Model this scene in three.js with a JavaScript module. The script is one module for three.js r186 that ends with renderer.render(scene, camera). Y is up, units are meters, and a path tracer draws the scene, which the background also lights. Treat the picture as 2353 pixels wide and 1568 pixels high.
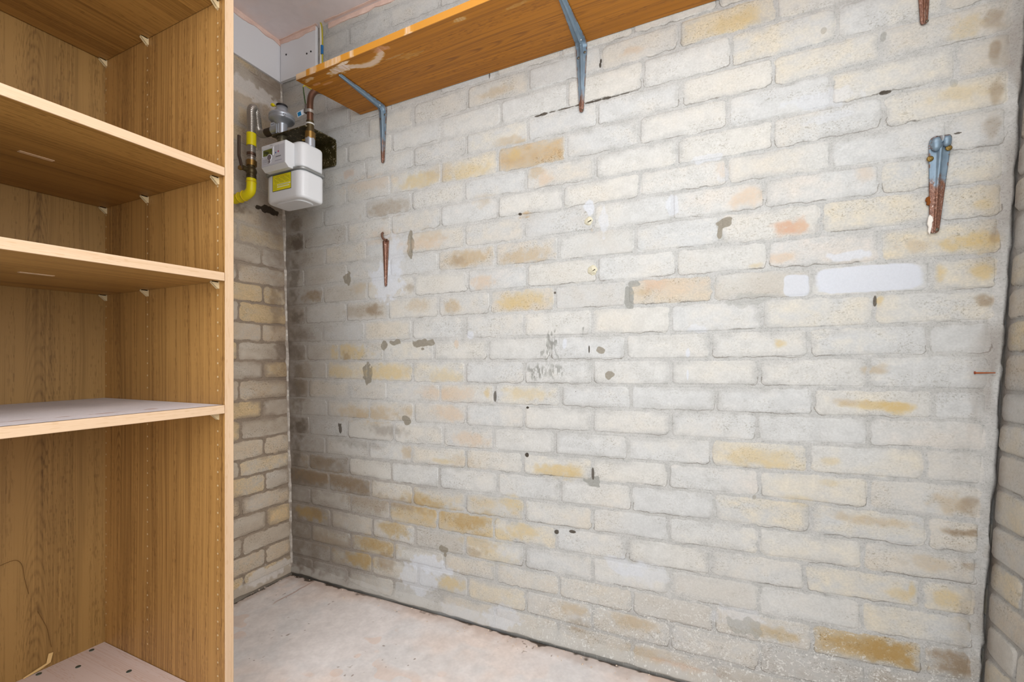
import * as THREE from 'three';
import { RoundedBoxGeometry } from 'three/addons/geometries/RoundedBoxGeometry.js';
import { mergeGeometries, mergeVertices } from 'three/addons/utils/BufferGeometryUtils.js';
import { RectAreaLightUniformsLib } from 'three/addons/lights/RectAreaLightUniformsLib.js';

// ---------------------------------------------------------------- camera, light, exposure
// World: x runs along the long brick wall, y up from the floor, -z towards that wall (its face is at z = -1.308).
const scene = new THREE.Scene();
scene.background = new THREE.Color(0x050505);
const YAW = THREE.MathUtils.degToRad(24.63), EYE = 0.865, WALL = 1.308;
const camera = new THREE.PerspectiveCamera(2 * Math.atan(784 / 1030) * 180 / Math.PI, 2353 / 1568, 0.01, 20);
camera.position.set(0, EYE, 0);
camera.rotation.y = YAW;
camera.setViewOffset(2353, 1568, 0, -52, 2353, 1568);
camera.updateProjectionMatrix();
const renderer = new THREE.WebGLRenderer({ antialias: true });
renderer.toneMapping = THREE.LinearToneMapping;
renderer.toneMappingExposure = 1.13;
renderer.shadowMap.enabled = true;
RectAreaLightUniformsLib.init();
const BACK = 1.1;                                     // face of the wall behind the camera
const DAY = new THREE.Color(0.925, 0.965, 1.0), LAMP = new THREE.Color(0.96, 0.98, 1.0);
function area(color, power, w, h, pos, target) {
  const l = new THREE.RectAreaLight(color, power, w, h);
  l.position.set(...pos); l.lookAt(...target); scene.add(l); return l;
}
area(DAY, 2.3, 1.25, 1.85, [-0.25, 1.08, BACK - 0.03], [-0.25, 1.08, -3]);     // glazed door behind the camera
area(DAY, 3.8, 1.0, 1.1, [0.572, 1.5, -0.12], [-3, 1.5, -0.12]);                // added window, out of view, brightens the left corner and ceiling
area(LAMP, 6.5, 0.5, 0.5, [-0.1, 2.14, -0.2], [-0.1, 0, -0.2]);                 // added ceiling lamp, out of view, brightens floor and shelf tops

// ---------------------------------------------------------------- helpers
let seed = 7;
const rnd = () => { seed = (seed * 1664525 + 1013904223) >>> 0; return seed / 4294967296; };
const rr = (a, b) => a + (b - a) * rnd();
const LAT = new Float32Array(65536); for (let i = 0; i < 65536; i++) LAT[i] = rnd();
function noise(x, y) {
  const xi = Math.floor(x), yi = Math.floor(y); let fx = x - xi, fy = y - yi;
  fx = fx * fx * (3 - 2 * fx); fy = fy * fy * (3 - 2 * fy);
  const a = xi & 255, b = (xi + 1) & 255, c = (yi & 255) << 8, d = ((yi + 1) & 255) << 8;
  const p = LAT[a | c], q = LAT[b | c], r = LAT[a | d], s = LAT[b | d];
  return p + (q - p) * fx + (r - p + (p - q - r + s) * fx) * fy;
}
const fbm = (x, y, o = 3) => { let v = 0, a = 0.5, t = 0; for (let i = 0; i < o; i++) { v += a * noise(x + i * 17.3, y + i * 9.1); t += a; a *= 0.5; x *= 2.03; y *= 2.03; } return v / t; };
const clamp = (v, a = 0, b = 1) => v < a ? a : v > b ? b : v;
const sst = (a, b, v) => { v = clamp((v - a) / (b - a)); return v * v * (3 - 2 * v); };
const lerp = (a, b, t) => a + (b - a) * t;
const used = {};
function numbered(n) { const k = used[n] = (used[n] ?? -1) + 1; return k ? `${n}_${String(k).padStart(3, '0')}` : n; }
function mesh(name, geo, mat, parent = scene) {
  const m = new THREE.Mesh(geo, mat); m.name = numbered(name); m.castShadow = m.receiveShadow = true; parent.add(m); return m;
}
function tag(o, label, category, group) { o.userData.label = label; o.userData.category = category; if (group) o.userData.group = group; return o; }
function thing(name, label, category, pos = [0, 0, 0], group) {
  const g = new THREE.Group(); g.name = numbered(name); g.position.set(...pos); scene.add(g); return tag(g, label, category, group);
}
function struct(name, pos = [0, 0, 0]) { const g = new THREE.Group(); g.name = name; g.position.set(...pos); g.userData.kind = 'structure'; scene.add(g); return g; }
function tex(W, H, fill, srgb = true) {           // fill(x, y, out) with out = [r, g, b] in 0..255
  const d = new Uint8Array(W * H * 4), o = [0, 0, 0];
  for (let y = 0; y < H; y++) for (let x = 0; x < W; x++) { fill(x, y, o); const i = (y * W + x) * 4; d[i] = clamp(o[0], 0, 255); d[i + 1] = clamp(o[1], 0, 255); d[i + 2] = clamp(o[2], 0, 255); d[i + 3] = 255; }
  return finish(d, W, H, srgb);
}
function finish(d, W, H, srgb = true) {
  const t = new THREE.DataTexture(d, W, H, THREE.RGBAFormat); t.magFilter = THREE.LinearFilter; t.minFilter = THREE.LinearFilter;
  t.wrapS = t.wrapT = THREE.RepeatWrapping; if (srgb) t.colorSpace = THREE.SRGBColorSpace; t.needsUpdate = true; return t;
}
const std = (color, roughness = 0.6, metalness = 0, extra = {}) => new THREE.MeshStandardMaterial({ color, roughness, metalness, ...extra });
const at = (g, x, y, z) => g.translate(x, y, z);
function box(w, h, d, x = 0, y = 0, z = 0, r = 0) {
  return (r > 0 ? new RoundedBoxGeometry(w, h, d, 2, r) : new THREE.BoxGeometry(w, h, d)).translate(x, y, z);
}
function cyl(r0, r1, h, x, y, z, n = 24) { return new THREE.CylinderGeometry(r0, r1, h, n).translate(x, y, z); }
function tube(pts, r, n = 40, m = 10) { return new THREE.TubeGeometry(new THREE.CatmullRomCurve3(pts.map(p => new THREE.Vector3(...p))), n, r, m); }
const merge = (...g) => mergeGeometries(g.map(x => { const y = x.index ? x.toNonIndexed() : x; for (const k of Object.keys(y.attributes)) if (!['position', 'normal', 'uv'].includes(k)) y.deleteAttribute(k); return y; }));
// uv in metres by the face's main direction; grain = axis along which the texture's v runs
function grainUV(geo, grain, su, sv, ou = 0, ov = 0) {
  const g = geo.index ? geo.toNonIndexed() : geo, p = g.attributes.position, n = g.attributes.normal, uv = new Float32Array(p.count * 2);
  const gi = 'xyz'.indexOf(grain);
  for (let i = 0; i < p.count; i += 3) {
    const N = [0, 0, 0]; for (let k = 0; k < 3; k++) { N[0] += Math.abs(n.getX(i + k)); N[1] += Math.abs(n.getY(i + k)); N[2] += Math.abs(n.getZ(i + k)); }
    const m = N.indexOf(Math.max(...N)); const rest = [0, 1, 2].filter(a => a !== m);
    let v = rest.includes(gi) ? gi : rest[1], u = rest.find(a => a !== v);
    for (let k = 0; k < 3; k++) { const q = [p.getX(i + k), p.getY(i + k), p.getZ(i + k)]; uv[(i + k) * 2] = q[u] / su + ou; uv[(i + k) * 2 + 1] = q[v] / sv + ov; }
  }
  g.setAttribute('uv', new THREE.BufferAttribute(uv, 2)); return g;
}

// ---------------------------------------------------------------- brick courses
// heights of the bed joints in mm (first: joint under course -18) at four places along the long wall
const BED_X = [-1.616, -0.893, 0.113, 0.552];
const BEDS = [
  [2233,2158,2082,2007,1931,1856,1780,1705,1629,1554,1478,1403,1327,1252,1176,1102,1024,950,876,804,724,653,576,502,438,364,295,218,147,78,31], [2246,2170,2095,2019,1944,1868,1793,1715,1638,1565,1483,1412,1335,1256,1182,1104,1026,947,874,797,729,654,577,509,430,360,286,213,150,75,3],
  [2259,2184,2108,2033,1957,1882,1806,1731,1642,1566,1484,1407,1336,1260,1178,1104,1030,950,877,806,736,665,594,523,447,373,300,223,149,75,1], [2252,2177,2101,2026,1950,1875,1799,1724,1648,1573,1496,1415,1330,1256,1180,1099,1025,956,887,806,740,676,601,522,447,380,311,240,166,92,18]];
function bedsAt(u) {
  let i = 0; while (i < 2 && u > BED_X[i + 1]) i++;
  const t = (u - BED_X[i]) / (BED_X[i + 1] - BED_X[i]);
  return BEDS[i].map((v, k) => lerp(v, BEDS[i + 1][k], clamp(t, -0.3, 1.3)) / 1000);
}
const C0 = -18;                                     // course c lies between bed joints c and c + 1
const ODD = [-1510, -1290, -1090, -875, -655, -435, -220, 0, 215, 435], EVEN = [-1405, -1190, -985, -770, -555, -335, -115, 100, 325];
const HEADS = {                                     // head joints of each course, mm along the long wall
  '-12': [-1408,-1196,-986,-764,-542,-312,-95,135,346], '-11': [-1528,-1298,-1083,-868,-640,-415,-192,33,261,459], '-10': [-1424,-1207,-986,-769,-545,-323,-91,128,346],
  '-9': [-1528,-1303,-1091,-870,-650,-419,-203,24,251,479], '-8': [-1424,-1207,-995,-776,-550,-329,-101,127,350], '-7': [-1530,-1298,-1087,-872,-651,-429,-200,23,250,465],
  '-6': [-1415,-1203,-999,-776,-559,-333,-114,109,344], '-5': [-1530,-1298,-1091,-882,-659,-443,-213,6,229,450], '-4': [-1424,-1200,-982,-764,-548,-323,-102,117,344],
  '-3': [-1525,-1303,-1099,-881,-678,-454,-235,-11,209,435], '-2': [-1429,-1211,-993,-772,-557,-338,-117,103,333], '-1': [-1518,-1341,-1120,-900,-686,-470,-239,-17,204,432],
  '0': [-1403,-1196,-988,-772,-557,-336,-117,97,322], '1': [-1506,-1289,-1105,-875,-662,-434,-226,-4,214,440], '2': [-1403,-1190,-984,-771,-557,-337,-118,93,323],
  '3': [-1501,-1298,-1073,-861,-665,-454,-235,-16,204,426], '4': [-1412,-1192,-993,-771,-562,-338,-123,98,323], '5': [-1503,-1291,-1085,-877,-651,-437,-224,-7,209,430],
  '6': [-1394,-1182,-988,-772,-556,-338,-122,96,312], '7': [-1496,-1280,-1093,-884,-665,-450,-233,-17,196,419], '8': [-1384,-1173,-978,-774,-556,-337,-117,96,310],
  '9': [-1491,-1278,-1073,-857,-656,-441,-221,-9,212,423], '10': [-1387,-1177,-967,-762,-551,-337,-117,98,319], '11': [-1481,-1291,-1073,-868,-659,-444,-221,-9,212,423]
};
const cornerL = y => -1.603 - 0.031 * y, cornerR = y => 0.516 + 0.0493 * y;
// how far each brick shows its own clay through the limewash (0..9) and of which tone, left to right
const TINTS = {
  '-13': '0 0 1t 2g 0 0 0 0 1y 2t 3t', '-12': '0 0 0 1t 3t 0 1t 4y 1y 3t', '-11': '0 1t 1t 0 1t 0 0 0 2y 1y 3t', '-10': '0 0 1t 3t 2y 1t 0 0 2y 3t', '-9': '1g 1g 1g 3y 4y 7T 1t 0 0 2y 3t',
  '-8': '2g 1g 4g 1t 1t 2t 0 0 1t 2y', '-7': '7d 4g 2t 3t 1o 0 0 1o 1t 1t 2t', '-6': '4g 3t 1t 3t 3t 2g 0 1o 1o 3y', '-5': '4g 3g 2t 1g 6t 5t 2g 1t 1o 3y 4y', '-4': '4g 4g 1g 1g 2o 1g 0 1g 2o 5y',
  '-3': '5g 2g 3g 2t 3t 6t 2g 6t 3g 1y 4y', '-2': '4g 3g 3t 1t 1t 0 0 0 1y 2y', '-1': '5d 2g 5t 2y 1t 0 0 0 0 1y 0', '0': '2g 4y 5y 3y 1t 0 0 0 0 1y', '1': '5d 2t 3t 2t 3t 2y 0 0 0 1y 1t',
  '2': '2g 3t 4t 3t 1t 0 0 0 0 1o', '3': '6d 1g 3g 1t 2t 0 0 0 3y 1y 1t', '4': '3g 2g 1t 1t 1t 2y 0 1o 1y 2t', '5': '3g 5d 1g 0 0 1t 0 0 3y 2y 3t', '6': '6d 5d 3t 4A 4A 2t 0 1y 1y 3t',
  '7': '3g 4g 4g 5A 6A 4y 0 0 1t 2y 3y', '8': '4g 4t 3t 4g 2y 1t 0 1g 0 2y', '9': '4g 4t 5A 1g 3t 3t 3t 2g 3t 7A 5B', '10': '4g 5A 3t 1g 3y 2t 3t 2t 3g 4g', '11': '3g 4g 3t 3g 3t 2t 3t 3t 3g 4g 4g',
};
const TONES = { t: [207, 192, 168], T: [190, 158, 112], y: [222, 203, 164], o: [222, 203, 184], g: [172, 163, 150], d: [128, 117, 104], A: [194, 168, 122], B: [165, 145, 118], '': [214, 206, 190] };
function courseOf(c) {
  const parity = Math.abs(c) % 2;
  const heads = (HEADS[c] ?? (parity ? ODD : EVEN)).map(v => v / 1000);
  const tints = (TINTS[c] ?? '').split(' ').map(s => [+(s[0] || 1), s[1] || 't']);
  return { heads, tints };
}
function layoutMain() {
  const L = { beds: bedsAt, c0: C0, courses: [], left: (c, y) => cornerL(y) + 0.004, right: (c, y) => cornerR(y) - 0.026 };
  for (let c = -18; c <= 11; c++) L.courses.push(courseOf(c));
  return L;
}
function layoutSide(sign) {                          // the two short walls: distance from the corner is sign * a
  const tones = sign < 0 ? ['6y', '5t', '3g', '7y', '5t', '8y', '3g', '6t', '4g'] : ['2y', '3t', '1g', '3y', '4t', '1t', '5y'];
  const b = bedsAt(sign < 0 ? -1.616 : 0.552);
  const L = { beds: () => b, c0: C0, courses: [], left: () => sign < 0 ? -0.87 : 0.004, right: () => sign < 0 ? -0.004 : 0.87 };
  for (let c = -18; c <= 11; c++) {
    const odd = Math.abs(c) % 2, d = odd ? [210, 432, 652] : [112, 335, 556, 775];
    const heads = d.map(v => sign * (v + Math.round(((c * 37 + v) % 11) - 5)) / 1000).sort((p, q) => p - q);
    L.courses.push({ heads, tints: [0, 1, 2, 3, 4].map(i => { const s = tones[((c + 40) * 5 + i * 3) % tones.length]; return [+s[0], s[1]]; }) });
  }
  return L;
}
// stains, bare patches, paint and holes on the long wall: x y rx ry in mm, kind, strength
const STAINS = (
  '-999 1295 15 41 P 1 | -1298 1194 20 27 P 1 | -1196 830 21 41 P 1 | -1119 930 14 21 P 1 | -1063 942 26 10 P 1 | -944 938 56 14 P 1 | -946 917 9 6 P 1 | -1018 662 19 17 P 1 | -1336 615 11 17 K .7 | -859 225 18 11 P 1 | -853 206 5 7 P 1 | 15 1236 19 16 P 1 |' +
  '6 1217 7 18 P 1 | -232 1054 14 37 g 1 | -221 1093 17 9 g .9 | -310 905 14 10 P .9 | -289 831 15 11 P .9 | -335 516 25 14 g 1 | -336 539 4 18 K .7 | -660 759 6 17 K .6 | -388 781 1 1 K .6 | -461 940 28 40 S .8 | -468 897 43 24 S .6 | -511 839 38 27 S .8 |' +
  '-453 846 31 29 S .6 | -364 970 5 16 S .7 | 235 1676 6 7 P .4 | 86 521 5 7 P .5 | -545 726 4 3 K 1 | -548 576 6 6 K .9 | -449 349 7 7 K .8 | -398 357 8 4 K .8 | -312 1756 3 6 K .9 | -314 1744 3 8 K .9 | -511 1640 13 3 K .8 | -489 1641 14 4 K .8 |' +
  '-463 1642 11 2 K .7 | -432 1642 17 2 K .7 | -405 1642 16 2 K .7 | -378 1642 16 2 K .8 | -348 1642 16 3 K .8 | -322 1642 16 3 K .8 | -296 1642 15 3 K .8 | -271 1642 15 2 K .7 | -244 1643 15 2 K .7 | -217 1643 15 1 K .6 | -681 1808 2 11 K .7 | -347 907 2 12 K .9 |' +
  '-455 1083 4 4 K .7 | 335 1013 4 12 K .7 | 355 1495 11 4 K .8 | 350 1627 6 12 g .7 | 474 1486 7 8 g .4 | 481 1373 7 2 K .7 | 320 1065 103 32 w 0.95 | 178 1059 28 28 w 0.85 | 280 1121 43 12 W .9 | 232 1507 80 23 W .5 | 241 1462 53 11 W .4 | -1103 1170 77 72 W .9 |' +
  '-1073 1255 44 79 W .7 | -911 158 101 34 W .9 | -966 101 85 54 W .7 | -640 39 71 42 W .6 | -787 19 103 32 W .4 | -753 961 15 15 W .8 | -423 925 8 16 W .9 | -808 933 9 21 o .8 | -73 893 6 15 W .9 | -74 836 3 18 W .9 | -51 960 27 12 W .5 | -344 1328 18 21 W .9 |' +
  '-305 1281 13 51 W .6 | -112 1304 16 31 W .7 | -29 1414 43 12 W .6 | 12 1366 17 23 W .4 | -248 282 62 28 W .6 | -188 269 72 31 W .4 | 53 203 71 28 W .4 | 169 1205 43 24 O 1.2 | 68 1294 40 27 o .8 | 12 1377 26 21 o .5 | 314 1312 21 26 o .5 | -555 1335 24 12 R .7 |' +
  '-570 1341 6 4 K .9 | -339 1262 5 6 R .9 | -585 1534 27 25 Y .9 | -570 1572 30 11 T .8 | -540 1511 89 33 T .6 | -608 1584 59 17 T .7 | -655 1753 64 20 T .6 | -218 1760 43 15 o .7 | 32 1756 62 30 Y .6 | 73 1771 40 18 Y .5 | 537 1605 21 26 B .6 | 495 1605 36 29 Y .5 |' +
  '541 1534 11 28 B .7 | 544 1449 14 33 B .6 | 537 1376 15 33 B .45 | 481 1460 51 21 Y .4 | 499 1132 57 21 Y .9 | 544 1141 14 23 B .7 | 524 1063 24 23 Y .8 | 451 1069 12 23 Y .8 | 406 1133 31 16 T .5 | 527 1002 21 17 B .8 | 343 1013 10 20 Y .8 | 524 1209 21 13 Y .5 |' +
  '517 1125 63 28 Y .35 | 187 1205 18 15 o .5 | 326 768 58 14 Y .9 | 375 765 32 16 Y 1.1 | 289 772 34 10 T .6 | 335 850 33 14 T .7 | 141 915 15 13 Y .8 | 93 626 93 27 Y .55 | 122 611 67 13 Y .5 | 246 628 26 13 Y .5 | 250 576 31 11 Y .4 | 187 526 55 15 Y .4 |' +
  '318 496 91 14 T .6 | 466 556 37 27 T .6 | 502 552 21 25 B .6 | 492 493 40 11 B .9 | 531 461 10 21 B .7 | 502 423 18 8 B .5 | 436 416 60 18 T .5 | 383 336 31 20 Y .6 | 402 350 8 20 Y .7 | 459 342 26 24 Y .6 | 359 195 64 30 A 1.2 | 293 198 51 21 A .8 |' +
  '390 173 31 12 A .8 | 481 203 51 34 B .9 | 509 292 14 24 B .6 | 474 187 36 19 B .5 | 131 183 57 20 A .6 | 63 183 40 23 g .5 | -224 125 73 25 T .8 | -188 47 72 25 T .6 | -95 37 90 12 O .5 | -391 124 54 21 T .7 | -378 75 40 26 B .5 | -720 273 82 32 A .45 |' +
  '-640 308 63 28 Y .6 | -762 332 76 35 A .8 | -687 357 57 26 A .5 | -593 413 46 31 Y .7 | -563 334 60 30 Y .7 | -671 231 96 29 Y .35 | -830 113 61 27 Y .8 | -446 532 84 27 Y .9 | -405 543 41 18 Y .4 | -737 234 43 23 B .5 | -920 362 110 31 A .7 | -976 386 76 25 A .5 |' +
  '-1073 262 89 35 A .8 | -1024 356 78 28 B .5 | -1491 260 97 32 A .9 | -1454 268 48 24 B .5 | -1228 123 97 33 A .9 | -1113 136 51 40 B .6 | -1164 191 125 33 A .7 | -1384 163 139 34 B .4 | -1185 351 147 49 B .5 | -1384 412 209 38 B .9 | -1527 414 124 35 B .8 | -1249 393 87 23 B .5 |' +
  '-1454 474 108 28 B .6 | -1552 599 50 43 D .9 | -1577 481 30 72 D .6 | -1565 1358 45 32 D 1.1 | -1577 1431 38 54 D .6 | -1590 1217 31 108 D .7 | -1577 1055 46 36 D .8 | -1552 982 63 32 D .5 | -1565 786 40 143 D .6 | -1527 804 64 106 B .4 | -1478 1138 63 32 B .9 | -1164 1066 42 29 B .8 |' +
  '-1249 1065 98 27 B .4 | -1228 1155 54 23 T .5 | -1004 1139 27 22 B .5 | -762 1217 101 32 T .9 | -804 1214 35 27 B .4 | -555 1204 90 30 T .8 | -704 1132 52 29 o .8 | -563 1066 90 33 Y .7 | -608 1055 54 20 Y .5 | -822 1059 44 30 T .8 | -948 1289 112 28 o .7 | -920 1316 73 31 T .4 |' +
  '-966 1075 56 28 T .5 | -1133 1334 82 35 o .5 | -1103 1434 121 35 B .5 | -1185 1544 147 33 o .5 | -1293 1596 44 20 O .5 | -966 1515 104 31 Y .7 | -770 1511 102 29 Y .6 | -875 1530 72 33 T .4 | -704 1406 41 29 T .4 | -489 1441 36 30 o .8 | -518 1466 29 25 T .7 | -112 1076 96 31 o .5 |' +
  '-164 1092 35 24 O .5 | -194 1067 31 12 T .6 | 150 1133 38 15 o .8 | 88 1117 20 9 Y .5 | 73 1029 50 18 g .3 | -1293 908 111 34 Y .8 | -1304 891 27 27 B .6 | -1103 834 121 32 Y .7 | -1338 832 91 27 Y .5 | -857 821 89 30 Y .5 | -893 760 91 27 o .5 | -822 762 105 30 o .6 |' +
  '-687 766 13 20 Y .7 | -548 770 90 22 Y .5 | -1164 671 125 36 T .8 | -1271 674 88 33 T .6 | -1004 694 31 22 T .6 | -839 694 79 30 o .7 | -753 611 84 26 o .7 | -787 535 68 29 T .4 | -1014 545 27 25 T .7 | -857 528 53 12 Y .6 | -1103 618 101 26 D .4 | -1228 561 129 23 D .3'
).split('|').map(s => s.trim().split(/\s+/)).map(t => [t[0] / 1000, t[1] / 1000, t[2] / 1000, t[3] / 1000, t[4], +t[5]]);
const STAIN = { w: [224, 228, 235, 1], P: [158, 151, 136, 1], g: [168, 168, 161, 1], K: [64, 56, 46, 1], W: [226, 230, 236, 0.6], S: [128, 128, 120, 0], R: [196, 146, 84, 0], T: [196, 172, 136, 0], Y: [218, 190, 132, 0], O: [216, 176, 148, 0], o: [222, 196, 168, 0], B: [150, 128, 100, 0], D: [104, 92, 80, 0], A: [186, 152, 92, 0] };

function wallTexture(L, W, H, u0, u1, y0, y1, o = {}) {
  const d = new Uint8Array(W * H * 4), inside = new Uint8Array(W * H);
  const dirt = o.dirt ?? (() => 0), smear = o.smear ?? (() => 0.3), grime = o.grime ?? [116, 102, 88], flecks = o.flecks ?? (() => 0), mortar = o.mortar ?? (() => [196, 196, 192]);
  for (let x = 0; x < W; x++) {
    const u = lerp(u0, u1, (x + 0.5) / W), beds = L.beds(u);
    const cell = L.courses.map((k, j) => {
      const ym = (beds[j] + beds[j + 1]) / 2, hd = k.heads; let i = 0; while (i < hd.length && u > hd[i]) i++;
      const l = i ? hd[i - 1] + 0.0045 : L.left(0, ym), r = i < hd.length ? hd[i] - 0.0045 : L.right(0, ym);
      return [l, r, k.tints[i] ?? [1, 't'], i];
    });
    for (let y = 0; y < H; y++) {
      const h = lerp(y0, y1, (y + 0.5) / H);
      const wob = (noise(u * 70, h * 70) - 0.5) * 0.007 + (noise(u * 260, h * 260) - 0.5) * 0.002, wob2 = (noise(u * 60 + 40, h * 80 + 11) - 0.5) * 0.006 + (noise(u * 260 + 7, h * 260) - 0.5) * 0.0015;
      let j = 0; const hw = h + wob2; while (j < beds.length - 2 && hw < beds[j + 1]) j++;
      const [l, r, tint, bi] = cell[j], top = beds[j] - 0.0045, bot = beds[j + 1] + 0.0045;
      const uw = u + wob, R = 0.011, cx = clamp(uw, l + R, r - R), cy = clamp(hw, bot + R, top - R);
      let dist = R - Math.hypot(uw - cx, hw - cy);
      if (cx === uw && cy === hw) dist = Math.min(uw - l, r - uw, hw - bot, top - hw);
      const n1 = fbm(u * 7 + 3, h * 9, 3), n2 = fbm(u * 46, h * 60, 2), n3 = noise(u * 330, h * 420), n4 = noise(u * 620 + 9, h * 800);
      const sm = clamp(smear(u, h) * (0.55 + 0.9 * n1));
      const ins = sst(-0.0012, 0.0014, dist);
      // limewashed face with the clay showing through
      const lev = tint[0] / 9, tone = TONES[tint[1]] ?? TONES.t, salt = LAT[(j * 31 + bi * 7 + 5) & 65535] - 0.5, salt2 = LAT[(j * 57 + bi * 13 + 91) & 65535];
      let ex = clamp(lev * 1.0 - 0.05 + (n1 - 0.5) * (0.5 + lev) + (n2 - 0.5) * (0.35 + lev * 0.5) + (n3 - 0.5) * lev * 0.5);
      ex *= 1 - 0.35 * sm;
      const cream = clamp(0.3 + 0.9 * (n1 - 0.45) + salt * 0.8);
      let cr = lerp(lerp(221, 222, cream) + salt * 6, tone[0], ex), cg = lerp(lerp(222, 218, cream) + salt * 6, tone[1], ex), cb = lerp(lerp(219, 208, cream) + salt * 5, tone[2], ex);
      const lite = (n2 - 0.5) * 16 + (n3 - 0.5) * (12 + 18 * lev) + (n1 - 0.5) * 12; cr += lite; cg += lite; cb += lite;
      const n5 = noise(u * 320 + 31, h * 520 + 7), rough = 0.16 + 0.5 * salt2 + 0.6 * lev;
      const pore = (sst(0.72, 0.86, n4) * 0.7 + sst(0.74, 0.84, n5)) * rough * sst(0.36, 0.62, fbm(u * 18 + 9, h * 30, 2)); cr -= 40 * pore; cg -= 43 * pore; cb -= 48 * pore;
      // mortar: pale grey, sandy
      const mg = (n3 - 0.5) * 16 + (n2 - 0.5) * 20 - 26 * sst(0.76, 0.86, n4), M = mortar(u, h);
      let mr = lerp(M[0], 211, sm) + mg, mgn = lerp(M[1], 210, sm) + mg, mb = lerp(M[2], 205, sm) + mg;
      // a thin dark line painted in places, mostly along a brick's lower edge
      const cn = fbm(u * 13 + j * 3.7, j * 7.7, 2), darkLine = sst(0.0013, 0.0003, Math.abs(dist + 0.0004)) * sst(0.47, 0.6, cn) * (hw < (top + bot) / 2 - 0.012 ? 1 : 0.12) * (1 - 0.4 * sm);
      const b = ins * (1 - 0.6 * sm * sst(0.014, 0, dist)) * (1 - 0.75 * sst(0.5, 0.68, fbm(u * 9 + 70, h * 12 + 20, 3)) * sst(0.02, 0, dist));
      let rC = lerp(mr, cr, b), gC = lerp(mgn, cg, b), bC = lerp(mb, cb, b);
      rC = lerp(rC, 108, darkLine * 0.6); gC = lerp(gC, 101, darkLine * 0.6); bC = lerp(bC, 90, darkLine * 0.6);
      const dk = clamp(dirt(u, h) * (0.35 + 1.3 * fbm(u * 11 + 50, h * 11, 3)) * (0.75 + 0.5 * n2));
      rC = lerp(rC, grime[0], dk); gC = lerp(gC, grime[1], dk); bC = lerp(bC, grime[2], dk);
      const ft = sst(0.05, 0.018, h + (n2 - 0.5) * 0.05) * 0.7; rC = lerp(rC, 207, ft); gC = lerp(gC, 204, ft); bC = lerp(bC, 196, ft);
      const fl = flecks(u, h); if (fl > 0) { const w = sst(0.66, 0.74, 0.6 * noise(u * 420 + 5, h * 460) + 0.4 * noise(u * 130, h * 160)) * fl; rC = lerp(rC, 232, w); gC = lerp(gC, 231, w); bC = lerp(bC, 224, w); }
      const q = (y * W + x); inside[q] = ins * 255; d[q * 4] = clamp(rC, 0, 255); d[q * 4 + 1] = clamp(gC, 0, 255); d[q * 4 + 2] = clamp(bC, 0, 255); d[q * 4 + 3] = 255;
    }
  }
  for (const [sx, sy, rx, ry, kind, k] of o.stains ?? []) {
    const S = STAIN[kind], hard = S[3], ex = 1.35;
    const xa = Math.max(0, Math.floor((sx - rx * ex - u0) / (u1 - u0) * W)), xb = Math.min(W, Math.ceil((sx + rx * ex - u0) / (u1 - u0) * W));
    const ya = Math.max(0, Math.floor((sy - ry * ex - y0) / (y1 - y0) * H)), yb = Math.min(H, Math.ceil((sy + ry * ex - y0) / (y1 - y0) * H));
    for (let x = xa; x < xb; x++) for (let y = ya; y < yb; y++) {
      const u = lerp(u0, u1, (x + 0.5) / W), h = lerp(y0, y1, (y + 0.5) / H), q = y * W + x;
      const du = Math.abs(u - sx) / rx, dh = Math.abs(h - sy) / ry, r = (kind === 'w' ? Math.pow(du ** 5 + dh ** 5, 0.2) * 1.02 : Math.hypot(du, dh)) + (fbm(u * 60 + sx * 9, h * 60, 2) - 0.5) * (kind === 'w' ? 0.12 : hard ? 1.0 : 0.9);
      let a = hard === 1 ? sst(1.05, 0.92, r) : hard ? sst(1.1, 0.75, r) : sst(1.15, 0.35, r);
      if (kind === 'S') a *= sst(0.45, 0.62, fbm(u * 200, h * 70, 2));
      else if (hard === 0) a *= (0.25 + 0.75 * inside[q] / 255) * clamp(0.45 + 1.1 * (noise(u * 330, h * 420) * 0.5 + 0.5 * noise(u * 110 + 4, h * 130)));
      a = clamp(a * k * (hard === 0 ? 0.74 : hard < 1 ? 0.85 : 1));
      const g = hard ? (noise(u * 400, h * 400) - 0.5) * (kind === 'w' ? 5 : 14) : 0;
      for (let c = 0; c < 3; c++) d[q * 4 + c] = clamp(lerp(d[q * 4 + c], S[c] + g, a), 0, 255);
    }
  }
  return finish(d, W, H);
}
const sand = tex(512, 512, (x, y, o) => {           // tiling relief: grit, pits and broad unevenness
  const t = n => { const u = x / 512 * n, v = y / 512 * n, i = Math.floor(u), j = Math.floor(v), f = u - i, g = v - j, q = (a, b) => LAT[(a % n) * 7 + n + (((b % n) * 3) << 8)]; return lerp(lerp(q(i, j), q(i + 1, j), f), lerp(q(i, j + 1), q(i + 1, j + 1), f), g); };
  const v = 0.45 * noise(x * 0.5, y * 0.5) + 0.3 * t(32) + 0.25 * t(10);
  o[0] = o[1] = o[2] = 40 + 170 * v;
}, false);
function sandFor(w, h, size = 0.14) { const t = sand.clone(); t.repeat.set(w / size, h / size); t.needsUpdate = true; return t; }
function wallMaterial(map, w, h, bump = 0.0007) { return std(0xe6e7e9, 0.93, 0, { map, bumpMap: sandFor(w, h), bumpScale: bump }); }

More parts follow.
